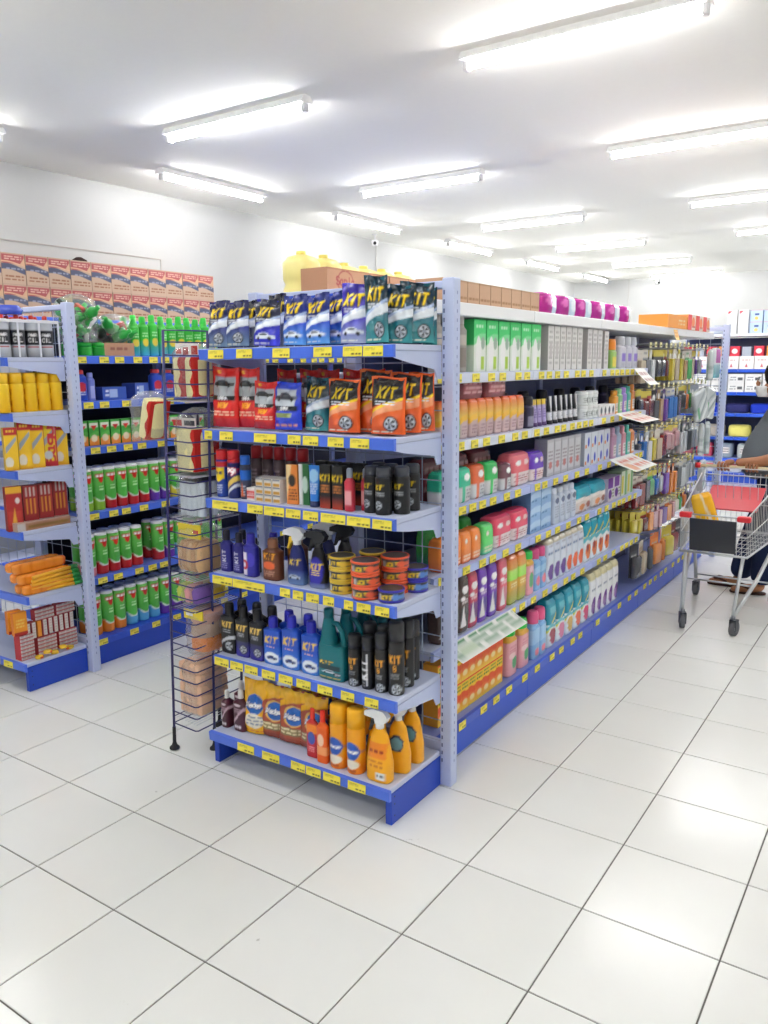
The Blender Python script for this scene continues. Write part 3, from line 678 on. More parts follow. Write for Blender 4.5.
for p, x, y, w_, h_, d_, rz in [(NAVY, -2.325, 2.31, 1, 1, 'navy car-care pouch with yellow letters', 0), (NAVY, -2.222, 2.31, 1, .97, 'navy car-care pouch with yellow letters', .05),
    (DARK, -2.252, 2.41, 1, 1.0, 'narrow dark pouch tucked behind', -.1), (VIO, -2.075, 2.31, 1, 1, 'violet-blue car-care pouch', .05), (DARK, -2.112, 2.41, .95, 1.12, 'narrow dark pouch tucked behind', .1),
    (BLU, -1.955, 2.33, .98, 1, 'bright blue car-care pouch with car', 0), (BLU, -1.845, 2.33, 1, .99, 'bright blue car-care pouch with car', -.04), (BLU, -1.825, 2.41, .9, 1.05, 'bright blue car-care pouch with car', .1),
    (PUR, -1.70, 2.34, .95, 1, 'purple car-care pouch leaning on others', .05), (PUR, -1.70, 2.44, .7, 1, 'purple car-care pouch leaning on others', .2),
    (TEA, -1.605, 2.335, .62, 1.1, 'teal car-care pouch with wheel picture', .35), (TEA, -1.578, 2.415, .82, .97, 'teal car-care pouch with wheel picture', .3), (TEA, -1.535, 2.475, .92, 1.02, 'teal car-care pouch with wheel picture', .72)]:
    put('pouch', p, x-.02*min(1, max(0, (-1.55-x)/.3)), y, z, rz, (w_*1.06, 1, h_), d_, E1, tilt=-.05, roll=rnd.uniform(-.04, .04))
put('pouch', TEA, -1.522, 2.54, z, .3, (.42, .6, .98), 'teal car-care pouch with wheel picture', E1)
z = LA[4]
for p, x, y, w_, h_, d_, rz in [(RED, -2.315, 2.31, 1.08, 1, 'tall red detergent pouch with car picture', 0), (RED, -2.205, 2.33, .85, .99, 'tall red detergent pouch with car picture', 0), (RED, -2.105, 2.31, .84, .77, 'shorter red detergent pouch', .05),
    (ROY, -1.99, 2.31, 1.02, .98, 'royal blue detergent pouch', -.03), (TEA, -1.875, 2.34, .86, .95, 'teal wheel-picture pouch', 0), (ORA, -1.74, 2.32, 1, .94, 'orange-rimmed tyre-care pouch', 0), (ORA, -1.645, 2.375, .93, 1.1, 'orange-rimmed tyre-care pouch', .1),
    (ORA, -1.56, 2.325, .95, .98, 'orange-rimmed tyre-care pouch', .1), (ORA, -1.545, 2.415, .78, 1.04, 'orange-rimmed tyre-care pouch', .35), (ORA, -1.530, 2.50, .66, 1.04, 'orange-rimmed tyre-care pouch', .6)]:
    put('pouch', p, x-.01*min(1, max(0, (-1.55-x)/.3)), y, z, rz, (w_*1.04, 1, h_), d_, E2, tilt=-.04, roll=rnd.uniform(-.02, .02))
for k in range(5): put('pouch', RED, -2.14+k*.105, 2.47+.02*(k % 2), z, rnd.uniform(-.1, .1), (.85, 1, .98), 'dark red detergent pouch, rear row', E2)
z = LA[3]
WD = d_can('wd', .026, .19, '#1f3f9e', [('r', 0, .8, 1, .93, '#c02028'), ('p', [(.08, .78), (.92, .78), (.92, .5), (.5, .4), (.08, .5)], '#f2d21e'), ('t', 'WD-40', .5, .64, .075, '#13235e', 0, None, False, .13, .42), ('l', .2, .1, .8, .34, 4, '#d8e0f0')], '#d62a30', .2)
P9 = d_can('p9', .027, .19, '#1c2766', [('t', 'P9', .5, .68, .15, '#fff', .15, '#d02a2a', False, .13), ('v', .3, .44, '#e8c860', .02, .5, .3), ('v', .16, .24, '#d8dce4', .02, .5, .3), ('r', 0, .9, 1, 1, '#d02a2a')], '#d8232a', .18)
BC = d_can('bluecap', .022, .172, '#3b3f56', [('r', 0, .55, 1, .82, '#1f66c8'), ('l', .2, .1, .8, .4, 4, '#c8ccd8'), ('p', [(.3, .1), (.7, .1), (.5, .5)], '#e06a30')], '#2a6ad0', .2)
RC = d_can('redcap', .025, .17, '#6a5a5c', [('l', .2, .2, .8, .7, 5, '#b8a8a8')], '#c0272d', .25)
SBX = d_carton('smallglue', .036, .045, .03, '#e9e4da', [('r', .1, .1, .9, .5, '#cf9a3a'), ('r', 0, .8, 1, 1, '#3a4a6a')])
SBR = d_carton('redglue', .04, .05, .05, '#f0ece6', [('r', .0, .2, 1, .75, '#d83a2a'), ('l', .1, .3, .9, .6, 2, '#fff')])
BT = d_tube('blue', .05, .155, '#2f7fd8', [('e', .5, .7, .4, .18, '#9fd0f4'), ('l', .2, .2, .8, .5, 5, '#e6f2fc')], '#1a2a5a')
KT = d_carton('kitbox', .048, .03, .16, '#16181c', [('t', 'KIT', .5, .7, .13, KY, .2, None, False, .13), ('g', 0, .3, '#b03a20', '#16181c'), ('l', .15, .35, .85, .55, 3, '#c87830')])
OC = d_carton('orangecard', .05, .02, .15, '#e98a3a', [('p', [(0, 0), (.5, 1), (0, 1)], '#f4d8a0'), ('e', .5, .6, .3, .15, '#2a2320'), ('l', .2, .1, .9, .4, 4, '#5a2a1a')])
GC = d_carton('greencard', .045, .02, .15, '#2c6e3a', [('r', 0, 0, .35, 1, '#e6e6e6'), ('e', .6, .5, .25, .2, '#c8e0d0')])
RB = d_bottle('redoil', .038, .03, .155, '#c83a4a', [('r', .1, .2, .9, .6, '#e6a0a0')], '#8f98a8', .6, .2)
KC = d_can('kitcan', .029, .178, '#191a1e', [('t', 'KIT', .5, .72, .105, KY, .2, None, False, .13, .5), ('w', .5, .26, .34), ('l', .15, .48, .85, .6, 2, '#b8bcc4')], '#3a3d46', .2)
put('spray_can', WD, -2.352, 2.305, z, 0, (1, 1, 1), 'blue lubricant spray can with yellow shield and red cap', E3, 'can')
put('spray_can', P9, -2.288, 2.305, z, 0, (1, 1, 1), 'navy lubricant spray can with red cap', E3, 'can')
put('spray_can', BC, -2.232, 2.31, z, 0, (1, 1, 1), 'slim spray can with blue cap', E3, 'can')
for k in range(5): put('spray_can', RC, -2.30+k*.062, 2.45, z, 0, (1, 1, 1.15), 'dusky red-capped spray can, rear row', E3, 'can')
for i in range(4):
    for j in range(3 if i else 1): put('glue_box', SBR if (i == 0) else SBX, -2.18+i*.044, 2.305, z+j*.0305+(0 if i else 0), 0, (1, 1, 1), 'small glue box in the low stack' if i else 'small red and white glue box', E3, 'box')
for i in range(4): put('glue_box', SBX, -2.185+i*.042, 2.36, z, 0, (1, 1, 2.9), 'upright cream glue box behind the stack', E3, 'box')
put('card_pack', OC, -1.985, 2.31, z, .1, (1, 1, 1), 'orange carded pack', E3, 'pack'); put('card_pack', GC, -1.935, 2.32, z, .1, (1, 1, 1.03), 'green and white carded pack', E3, 'pack')
put('tube', BT, -1.878, 2.305, z, 0, (1.05, 1, 1), 'light blue polish tube with dark cap', E3)
for k, x in enumerate((-1.822, -1.765)): put('polish_box', KT, x, 2.31, z, .0, (1, 1, 1), 'slim black polish box with orange foot', E3, 'box')
for k in range(4): put('polish_box', KT, -1.93+.06*k, 2.42, z, .0, (1, 1, .98), 'slim black polish box, rear row', E3, 'box')
put('bottle', RB, -1.712, 2.30, z, 0, (1, 1, 1), 'small red oil bottle with grey cap', E3)
put('bottle', RB, -1.672, 2.34, z, 0, (.7, 1, .98), 'thin red oil bottle half hidden', E3)
for x, y in ((-1.632, 2.325), (-1.572, 2.31), (-1.60, 2.40), (-1.528, 2.36), (-1.535, 2.44), (-1.66, 2.41)): put('spray_can', KC, x, y, z, rnd.uniform(-.3, .3), (1, 1, .94), 'black spray can with wheel picture', E3, 'can')
z = LA[2]
NB = d_bottle('navyb', .058, .04, .17, '#27247e', [('t', 'KIT', .5, .5, .14, '#d8d8e8', 0, None, True, .12), ('l', .2, .1, .8, .3, 3, '#9a98d0')], '#15152c', .5, .22, 3)
BKB = d_bottle('blackb', .05, .04, .15, '#1c1e26', [('e', .5, .6, .3, .12, '#c8b030'), ('l', .2, .2, .8, .45, 3, '#888')], '#15151c', .5, .2, 3)
PB = d_bottle('purpb', .068, .045, .175, '#2c2a96', [('r', 0, .05, .4, .7, '#e8e4ee'), ('t', 'b', .2, .4, .3, '#c02a3a', 0, None, False, .12), ('e', .7, .5, .25, .2, '#4038b8')], '#2a269a', .55, .2, 3)
BRB = d_bottle('brownb', .085, .055, .17, '#6a3c28', [('t', 'KIT', .5, .72, .17, '#f0a028', .2, '#2a1810', False, .12), ('e', .5, .45, .36, .12, '#e86a3a'), ('l', .15, .12, .85, .3, 3, '#d8a088')], '#8a5a40', .5, .2, 3.5)
put('bottle', NB, -2.352, 2.31, z, 0, (1, 1, 1), 'navy polish bottle with black cap', E4); put('bottle', NB, -2.288, 2.315, z, 0, (1, 1, .97), 'navy polish bottle with black cap', E4)
put('bottle', NB, -2.32, 2.37, z, 0, (1, 1, .97), 'navy polish bottle, second row', E4)
put('bottle', BKB, -2.235, 2.35, z, 0, (1, 1, .95), 'squat black bottle with yellow badge', E4); put('bottle', PB, -2.208, 2.30, z, 0, (1, .95, 1), 'purple bottle with white side label', E4); put('bottle', PB, -2.15, 2.37, z, 0, (.8, 1, .98), 'purple bottle standing behind', E4)
put('bottle', BRB, -2.10, 2.31, z, 0, (1, 1, .97), 'brown bottle with orange label', E4); put('bottle', BRB, -2.05, 2.40, z, 0, (1, 1, 1.02), 'brown bottle standing behind', E4)
NS = d_spray('navyspray', .085, .05, .225, '#1a2468', [('t', 'KIT', .5, .55, .12, '#e8c83c', .2, None, False, .13), ('g', 0, .35, '#6a8ab8', '#26367e'), ('c', .5, .2, .7, '#c8d4e4')], '#e8eaee', '#e8c22c')
KS = d_spray('blackspray', .08, .05, .235, '#17181e', [('e', .5, .4, .42, .34, '#2c28a8'), ('t', 'KIT', .5, .52, .12, KY, .2, None, False, .13), ('l', .25, .3, .75, .45, 3, '#f0d040'), ('g', 0, .14, '#8a98b0', '#4a58a0')], '#22242a', '#17181c')
put('spray_bottle', NS, -1.975, 2.31, z, 0, (1, 1, .97), 'navy spray bottle with white trigger head', E4, 'bottle'); put('spray_bottle', KS, -1.87, 2.31, z, 0, (1, 1, .94), 'black spray bottle with purple label', E4, 'bottle')
put('spray_bottle', KS, -1.83, 2.42, z, .1, (1, 1, .98), 'black spray bottle with purple label', E4, 'bottle'); put('spray_bottle', NS, -1.93, 2.44, z, .1, (1, 1, .98), 'navy spray bottle, rear row', E4, 'bottle')
def tinops(c): return [('r', 0, 0, 1, 1, '#3a3a40'), ('r', .28, .1, .36, .8, '#d8dce0'), ('t', 'KIT', .62, .5, .42, KY, .25, None, False, .13), ('e', .12, .5, .1, .35, c), ('e', .9, .5, .1, .35, c)]
TY = d_tin('y', .05, .048, '#3a3a40', '#d8b93c', tinops('#d8b93c')); TO = d_tin('o', .053, .048, '#3a3a40', '#e8603a', tinops('#e8603a')); TB_ = d_tin('b', .048, .048, '#3a3a40', '#3430a8', tinops('#5a8ad0'))
for (p, x, y, n, d_) in ((TY, -1.762, 2.315, 3, 'yellow-rimmed wax tin'), (TY, -1.71, 2.43, 3, 'yellow-rimmed wax tin of the rear stack'), (TO, -1.648, 2.30, 3, 'orange-rimmed wax tin'), (TO, -1.60, 2.42, 3, 'orange-rimmed wax tin of the rear stack'),
                      (TB_, -1.545, 2.315, 1, 'single blue-rimmed wax tin at the front'), (TB_, -1.542, 2.475, 2, 'blue-rimmed wax tin by the upright')):
    for k in range(n): put('wax_tin', p, x+rnd.uniform(-.003, .003), y, z+k*.0465, rnd.uniform(-.3, .3), (1, 1, 1), d_, E4, 'tin', key=-k, word='top')
z = LA[1]
BK = d_bottle('bkit', .08, .045, .215, '#16181e', [('t', 'KIT', .5, .72, .13, '#f0c860', .2, None, False, .13), ('l', .25, .52, .75, .6, 2, '#b8bcc8'), ('w', .65, .2, .28), ('v', .28, .36, '#c8ccd4', .05, .5, .2)], '#101116', .5, .2, 4, shoulder=.9)
BK2 = d_bottle('bkit2', .074, .045, .212, '#1c2028', [('t', 'KIT', .5, .72, .13, '#f0c860', .2, None, False, .13), ('l', .25, .5, .75, .6, 2, '#b8bcc8'), ('g', 0, .4, '#3a34a8', '#2a2c50'), ('w', .66, .2, .26)], '#101116', .5, .2, 4, shoulder=.9)
BL = d_bottle('blkit', .088, .045, .212, '#1f52c4', [('t', 'KIT', .5, .66, .16, '#f6cc30', .2, None, False, .13, .55), ('g', 0, .5, '#3c86dc', '#2258c8'), ('e', .55, .2, .42, .14, '#eef4f8'), ('c', .55, .2, .6, '#24438c'), ('l', .3, .42, .7, .5, 1, '#d8a8a8')], '#2a2cb8', .44, .2, 4, taper=.98, shoulder=.9)
for k, x in enumerate((-2.355, -2.274, -2.196)): put('bottle', BK if k == 0 else BK2, x, 2.31, z, 0, (1, 1, 1), 'black polish bottle', E5)
for k, (x, s) in enumerate(((-2.112, .92), (-2.015, 1.02), (-1.915, 1.0))): put('bottle', BL, x, 2.31, z, 0, (1, 1, s), 'bright blue shampoo bottle', E5)
for k in range(3): put('bottle', BL, -2.08+k*.1, 2.37, z, 0, (1, 1, 1), 'bright blue shampoo bottle, second row', E5)
for k in range(3): put('bottle', BK, -2.34+k*.085, 2.37, z, 0, (1, 1, 1), 'black polish bottle, second row', E5)
TJ = d_jug('teal', .125, .06, .29, '#0f6f78', [('t', 'KIT', .36, .5, .09, '#f2c430', .2, '#0c2c34', False, .12), ('r', .06, .3, .9, .44, '#1c3c44'), ('c', .5, .24, .6, '#c8d4dc'), ('w', .78, .2, .12), ('l', .1, .06, .9, .1, 1, KY)], '#0e6470')
for k, (x, y) in enumerate(((-1.812, 2.315), (-1.785, 2.39), (-1.76, 2.47), (-1.65, 2.44), (-1.625, 2.51))): put('jerry_bottle', TJ, x, y, z, 0, (1, 1, .95 if k < 3 else .8), 'teal handled bottle', E5, 'bottle', key=y, word='front')
SC = d_can('slim', .026, .21, '#1a1b1f', [('t', 'KIT', .5, .66, .12, '#f0a428', 0, None, False, .14, .5), ('t', 'S', .5, .5, .09, '#f0a428'), ('w', .6, .12, .36), ('l', .2, .3, .8, .42, 3, '#888c94')], '#26272c', .25, 1.0)
SCV = d_can('slimv', .024, .21, '#1a1b1f', [('r', .62, .1, .72, .9, '#e8eaee'), ('t', 'KIT', .35, .5, .2, '#e6e6ea', 0, None, True, .12), ('l', .1, .06, .5, .2, 2, '#888')], '#26272c', .25, 1.0)
for p, x, y, s, d_ in ((SC, -1.708, 2.31, .94, 'slim black spray can with orange letters'), (SCV, -1.648, 2.31, .96, 'slim black spray can with white stripe'), (SC, -1.590, 2.315, 1.06, 'slim black spray can with orange letters'), (SC, -1.533, 2.325, 1.3, 'tallest black spray can at the shelf end'),
                 (SC, -1.54, 2.41, 1.22, 'black spray can behind the tallest one'), (SC, -1.68, 2.37, 1.1, 'black spray can, rear row'), (SC, -1.62, 2.375, 1.1, 'black spray can, rear row'), (SC, -1.56, 2.48, 1.1, 'black spray can, rear row')):
    put('spray_can', p, x, y, z, .35 if s > 1.25 else 0, (1 if s < 1.25 else 1.15, 1 if s < 1.25 else 1.15, s), d_, E5, 'can')
z = LA[0]
WB = d_bottle('wine', .062, .05, .178, '#4a1c2c', [('e', .5, .8, .3, .04, '#d8c8d0'), ('v', .4, .5, '#c8a8b4', .03, .5, .5), ('e', .3, .15, .09, .05, '#e8e0e4'), ('e', .5, .15, .09, .05, '#e8e0e4'), ('e', .7, .15, .09, .05, '#e8e0e4'), ('l', .2, .55, .8, .7, 3, '#a88a98')], '#e8e6e4', .38, .2, 3)
put('bottle', WB, -2.345, 2.35, z, 0, (1, 1, 1), 'dark wine bottle with white cap', E6); put('bottle', WB, -2.285, 2.285, z, 0, (1.05, 1, 1), 'dark wine bottle with white cap', E6); put('bottle', WB, -2.36, 2.28, z, 0, (.7, 1, .9), 'narrow wine bottle by the wire rack', E6)
YP = d_pouch('yellowp', .118, .06, .225, '#f4b81c', [('e', .55, .55, .36, .19, '#2468c0'), ('t', 'pledge', .5, .55, .085, '#fff', .1, '#1a3a80', False, .12, .5), ('e', .55, .25, .38, .14, '#f0ead8'), ('l', .25, .15, .9, .35, 3, '#8a98a8'), ('l', .1, .03, .9, .08, 1, '#e07a20')])
BP = d_pouch('brownp', .13, .06, .225, '#a84a30', [('g', .78, 1, '#f4b81c', '#f6c224'), ('v', .72, .82, '#f4b81c', .03, .5, .2), ('e', .62, .52, .36, .2, '#f0c060'), ('e', .66, .52, .32, .17, '#2468c0'), ('t', 'pledge', .56, .52, .08, '#fff', .1, '#1a3a80', False, .12, .5), ('r', .12, .16, .95, .3, '#8a7a50'), ('l', .15, .17, .9, .29, 2, '#f0e0b0'), ('g', 0, .1, '#7a3420', '#9a4228')])
put('pouch', YP, -2.218, 2.30, z, .1, (1, 1, 1), 'yellow polish pouch with blue oval', E6, tilt=-.05)
for k, (x, y) in enumerate(((-2.13, 2.315), (-2.03, 2.315), (-1.925, 2.32))): put('pouch', BP, x, y, z, .12, (1, 1, .97), 'brown and yellow polish pouch', E6, tilt=-.05)
for k in range(4): put('pouch', BP, -2.10+k*.11, 2.47, z, .1, (1, 1, 1.03), 'brown and yellow polish pouch, rear row', E6)
RS = d_bottle('reds', .055, .035, .2, '#c0262c', [('r', 0, .62, 1, .85, '#f08a2a'), ('e', .5, .5, .36, .16, '#3a5ab0'), ('l', .2, .15, .8, .3, 3, '#f4a0a0')], '#e03a24', .4, .2, 4)
OS = d_bottle('orgs', .052, .035, .21, '#f0661c', [('r', 0, .2, 1, .4, '#f8a060'), ('e', .45, .55, .3, .14, '#f8d0b0')], '#e8321c', .45, .2, 4)
put('bottle', RS, -1.882, 2.262, z, 0, (1, .6, 1), 'small red polish bottle with orange band', E6); put('bottle', OS, -1.822, 2.25, z, 0, (.95, .8, 1), 'small orange polish bottle with red cap', E6)
PC = d_can('polish', .034, .25, '#f2a41c', [('g', 0, .45, '#ee7a1c', '#f2b020'), ('e', .5, .5, .42, .2, '#2a5cc0'), ('e', .5, .5, .46, .12, '#2a5cc0'), ('t', 'pledge', .5, .5, .065, '#fff', .1, None, False, .13, .5), ('e', .5, .22, .4, .1, '#f4ecd8'), ('l', .2, .05, .8, .12, 2, '#b03a1c')], '#f8b41c', .28, .97)
for x in (-1.755, -1.675): put('spray_can', PC, x, 2.265, z, 0, (1.05, 1.05, 1), 'tall yellow and orange polish can', E6, 'can')
for x, y in ((-1.765, 2.345), (-1.685, 2.345), (-1.72, 2.42)): put('spray_can', PC, x, y, z, .8, (1, 1, 1), 'tall yellow polish can, second row', E6, 'can')
YS = d_spray('yellows', .105, .06, .285, '#f6ad1a', [('r', .14, .45, .86, .72, '#f08a24'), ('l', .2, .5, .8, .6, 1, '#a8341c'), ('l', .2, .25, .8, .4, 2, '#d0761c'), ('r', .5, .06, .85, .18, '#e8ecee'), ('l', .53, .08, .82, .16, 1, '#666')], '#eef0f2', '#2a2a2e')
YS2 = d_spray('yellows2', .105, .06, .285, '#f6ad1a', [('e', .5, .55, .3, .16, '#2a3a58'), ('e', .5, .55, .24, .12, '#68a0b0')], '#eef0f2', '#f0b020')
put('spray_bottle', YS, -1.565, 2.262, z, 0, (1, 1, 1), 'yellow trigger spray bottle at the front', E6, 'bottle')
put('spray_bottle', YS2, -1.625, 2.335, z, .5, (.85, .9, 1), 'yellow trigger spray bottle half hidden behind the front one', E6, 'bottle')
put('spray_bottle', YS2, -1.545, 2.355, z, .2, (.9, .9, 1.0), 'yellow trigger spray bottle, second row', E6, 'bottle'); put('spray_bottle', YS2, -1.545, 2.45, z, .1, (.9, .9, 1.0), 'yellow trigger spray bottle by the upright', E6, 'bottle')

# ---------------------------------------------------------------- goods: right side of the middle run
R90 = math.pi/2
ROWN = {0: 'base shelf along the aisle', 1: 'sixth shelf along the aisle', 2: 'fifth shelf along the aisle', 3: 'fourth shelf along the aisle', 4: 'third shelf along the aisle', 5: 'second shelf along the aisle'}
def row(name, parts, y0, y1, n, lev, s=(1, 1, 1), desc='', cat=None, depth=1, dd=.09, x=-1.61, dz=0, jit=.0, rz=0, fill=True):
    """n copies between y0 and y1, fronts towards the right aisle"""
    for k in range(n):
        y = y0+(y1-y0)*(k+.5)/n
        for q in range(depth):
            put(name, parts, x-q*dd, y+rnd.uniform(-jit, jit), LR[lev]+dz, R90+rz+rnd.uniform(-jit, jit)*4, s, desc+('' if q == 0 else ' standing one behind'), ROWN[lev], cat, key=y+q*.001, word='near end')
X0 = -1.60
# shelf under the top
GB = d_bottle('clearb', .065, .05, .22, '#a09a94', [('r', .1, .1, .9, .5, '#8a8078'), ('r', .1, .55, .9, .75, '#c8c0b8')], '#b8b4b0', .6, .12, 3)
row('bottle', GB, 2.70, 2.98, 3, 5, (1, 1, 1), 'grey clear lotion bottle', x=-1.62)
GC1 = d_carton('greenw', .105, .07, .213, '#e8efe6', [('r', 0, .62, 1, 1, '#3fcf70'), ('l', .2, .8, .8, .9, 1, '#c8f0d0'), ('v', .55, .68, '#7fdc98', .04, .5, .1), ('e', .4, .35, .22, .33, '#f4f6f4'), ('e', .75, .55, .15, .12, '#9ab0a0'), ('r', .6, .05, .85, .3, '#a8cc3c')], side='#35b860', sops=[('r', 0, 0, 1, .5, '#d8e8d0')])
row('carton', GC1, 3.0, 3.69, 6, 5, (1, 1, 1), 'green and white carton', 'carton', x=-1.625)
GG = d_carton('greyw', .07, .08, .214, '#dedcda', [('l', .2, .1, .8, .9, 7, '#b4b0b0'), ('r', .3, .3, .7, .6, '#c4bebe')], side='#bcb8b6')
row('carton', GG, 3.77, 4.24, 6, 5, (1, 1, 1), 'pale grey slim carton', 'carton', x=-1.63); row('carton', GG, 4.31, 4.55, 3, 5, (1, 1, 1), 'pale grey slim carton past the gap', 'carton', x=-1.63); put('carton', GG, -1.63, 4.62, LR[5], R90, (1, 1, .98), 'single pale grey carton beyond the gaps', ROWN[5], word='near end')
OB = d_bottle('orangecap', .09, .05, .17, '#9cc46a', [('r', .1, .1, .9, .6, '#e0d040')], '#f0902c', .85, .35, 4)
PW = d_bottle('purplew', .11, .06, .2, '#d0d0dc', [('r', .2, .3, .9, .62, '#8a70d0'), ('l', .2, .08, .8, .25, 3, '#a8a8b8')], '#c8ccd4', .6, .25, 4)
row('bottle', OB, 4.70, 4.82, 1, 5, (1, 1, 1), 'green bottle with broad orange cap'); row('bottle', PW, 4.85, 5.2, 3, 5, (1, 1, .95), 'grey bottle with purple label')
# second shelf down
SP = d_soft('snack', .075, .05, .16, '#d8b8b8', [('g', .5, 1, '#f0d060', '#e04a2a'), ('r', 0, 0, 1, .45, '#d0b4b4'), ('v', .45, .6, '#f6c040', .03, 1, .2), ('l', .2, .1, .8, .35, 3, '#9a7880')])
SP2 = d_soft('snackg', .075, .05, .1, '#58c070', [('e', .5, .5, .3, .3, '#a8e0a0')])
put('refill_pack', SP2, X0, 2.84, LR[4], R90, (1, 1, 1), 'small green refill pack', ROWN[4], 'pack', word='near end'); 
row('refill_pack', SP, 2.72, 2.80, 1, 4, (1, 1, 1), 'orange-topped refill pack', 'pack'); row('refill_pack', SP, 2.89, 3.51, 8, 4, (1, 1, 1), 'orange-topped refill pack', 'pack', x=-1.61, jit=.006)
MB_ = d_soft('maroonbag', .2, .1, .09, '#7a3038', [('e', .4, .5, .3, .3, '#a05058'), ('l', .1, .2, .9, .8, 3, '#d8a0a0')])
row('refill_bag', MB_, 2.9, 3.35, 2, 4, (1, 1, 1), 'maroon bag lying on the packs', 'bag', x=-1.64, dz=.158)
DB = d_bottle('darkround', .08, .06, .15, '#302c48', [('r', .1, .1, .9, .5, '#8a88a0')], '#1a1a28', .8, .25, 3)
PY = d_tube('violet', .05, .13, '#b8a8d8', [('r', 0, .75, 1, 1, '#e8c83c'), ('l', .2, .2, .8, .6, 4, '#6a5aa8')], '#5a3a7a')
BWT = d_tube('bw', .05, .14, '#e6e6ea', [('r', 0, .35, .4, 1, '#20222c'), ('l', .45, .1, .9, .5, 4, '#888')], '#1e1e26')
row('bottle', DB, 3.53, 3.63, 1, 4, (1, 1, 1), 'dark round-capped bottle'); row('tube', PY, 3.64, 3.81, 3, 4, (1, 1, 1), 'violet tube with yellow top'); row('tube', BWT, 3.82, 4.24, 6, 4, (1.1, 1, 1), 'black and white tube')
WT = d_can('whitejar', .036, .075, '#e8ecec', [('l', .1, .2, .9, .7, 3, '#8a9090'), ('e', .6, .5, .2, .3, '#4a5a58')], '#f0f2f2', .25, 1.0)
WBX = d_carton('whitecube', .07, .07, .05, '#f0f0f0', [('e', .5, .5, .25, .3, '#5a5f68'), ('l', .1, .05, .9, .25, 1, '#c04050')])
row('jar', WT, 4.26, 4.50, 3, 4, (1, 1, 1), 'white cream jar'); row('jar', WT, 4.26, 4.50, 3, 4, (1, 1, 1), 'white cream jar on top of another', dz=.0755); row('cream_box', WBX, 4.50, 4.77, 4, 4, (.9, 1, 1.3), 'low white box with dark emblem', 'box')
for y, c, h_ in ((4.81, '#e8a040', .14), (4.89, '#8fc890', .15), (4.97, '#a888d8', .155), (5.05, '#58b8a8', .16), (5.13, '#e08a3c', .17)):
    put('bottle', d_bottle('shm'+c[1:], .07, .045, .17, c, [('r', .2, .15, .8, .55, '#eee8e0'), ('l', .25, .2, .75, .5, 3, '#888')], c, .6, .16, 4), X0, y, LR[4], R90, (1, 1, h_/.17), {'#e8a040': 'amber', '#8fc890': 'pale green', '#a888d8': 'lilac', '#58b8a8': 'sea green', '#e08a3c': 'orange'}[c]+' shampoo bottle', ROWN[4], key=y, word='near end')
for k in range(9): put('bottle', DB, -1.74, 3.1+k*.24, LR[4], R90, (1, 1, 1.1), 'dark bottle, rear row', ROWN[4], key=k, word='near end')
# third shelf down
def foldp(c): return d_soft('fold'+c[1:], .11, .08, .145, '#d8d8da', [('g', .45, 1, c, c), ('r', .28, 0, .45, 1, c), ('l', .5, .1, .95, .4, 3, '#707880'), ('e', .6, .72, .2, .1, '#fff')])
for c, a, b, n, nm in (('#30b890', 2.72, 3.0, 2, 'teal'), ('#e0683a', 3.0, 3.11, 1, 'orange'), ('#30c060', 3.11, 3.26, 1, 'green')): row('soap_pack', foldp(c), a, b, n, 3, (1.1, 1, 1), nm+' and white soap multipack', 'pack', x=-1.62)
row('soap_pack', foldp('#704050'), 3.27, 3.385, 1, 3, (1, 1, .85), 'maroon and white soap pack', 'pack', x=-1.62)
PK = lambda nm, c, w_: d_soft(nm, w_, .1, .155, '#ecdcdc', [('g', .42, 1, c, c), ('l', .1, .12, .9, .35, 3, '#a04050'), ('e', .3, .7, .12, .08, '#fff'), ('e', .7, .7, .12, .08, '#f4d0d0'), ('r', .2, 0, .3, .42, c)])
row('wipes_pack', PK('coral', '#e8707a', .21), 3.395, 3.60, 1, 3, (1, 1, 1), 'coral pink refill pack', 'pack', x=-1.635); row('wipes_pack', PK('violetp', '#6a3cc0', .16), 3.61, 3.775, 1, 3, (1, 1, .93), 'violet refill pack', 'pack', x=-1.635)
for k in range(3): put('refill_bag', MB_, -1.76, 2.9+k*.22, LR[3], R90, (1, 1, 2.0), 'maroon bag, rear row', ROWN[3], 'bag', key=k, word='near end')
GX = d_carton('clearbox', .09, .07, .187, '#b8b8be', [('r', .15, .1, .85, .9, '#c8c8ce'), ('l', .2, .2, .8, .7, 5, '#989098'), ('e', .5, .3, .2, .1, '#c07878')], side='#9a9aa4')
row('carton', GX, 3.81, 4.28, 5, 3, (1, 1, 1), 'grey see-through boxed toiletry', 'carton', x=-1.63)
WX = d_carton('whiteblue', .1, .09, .092, '#d4dae6', [('e', .6, .45, .14, .28, '#3048c0'), ('r', .1, .1, .35, .3, '#e09060')], side='#b4bac8')
for l in range(2): row('carton', WX, 4.31, 4.73, 4, 3, (1, 1, 1), ('lower' if l == 0 else 'upper')+' white box with blue drop', 'carton', x=-1.63, dz=l*.0925)
for y, c, nm in ((4.80, '#c8a0c0', 'mauve'), (4.89, '#b0c8e0', 'pale blue'), (4.98, '#e0a0b0', 'rose'), (5.07, '#58c0b0', 'turquoise'), (5.15, '#e89050', 'peach')):
    put('bottle', d_bottle('pas'+c[1:], .075, .05, .185, c, [('r', .2, .1, .8, .5, '#f4f0f0'), ('l', .25, .15, .75, .45, 3, '#998')], '#2a2a38' if nm == 'peach' else c, .5, .15, 4), X0, y, LR[3], R90, (1, 1, 1), nm+' lotion bottle', ROWN[3], key=y, word='near end')
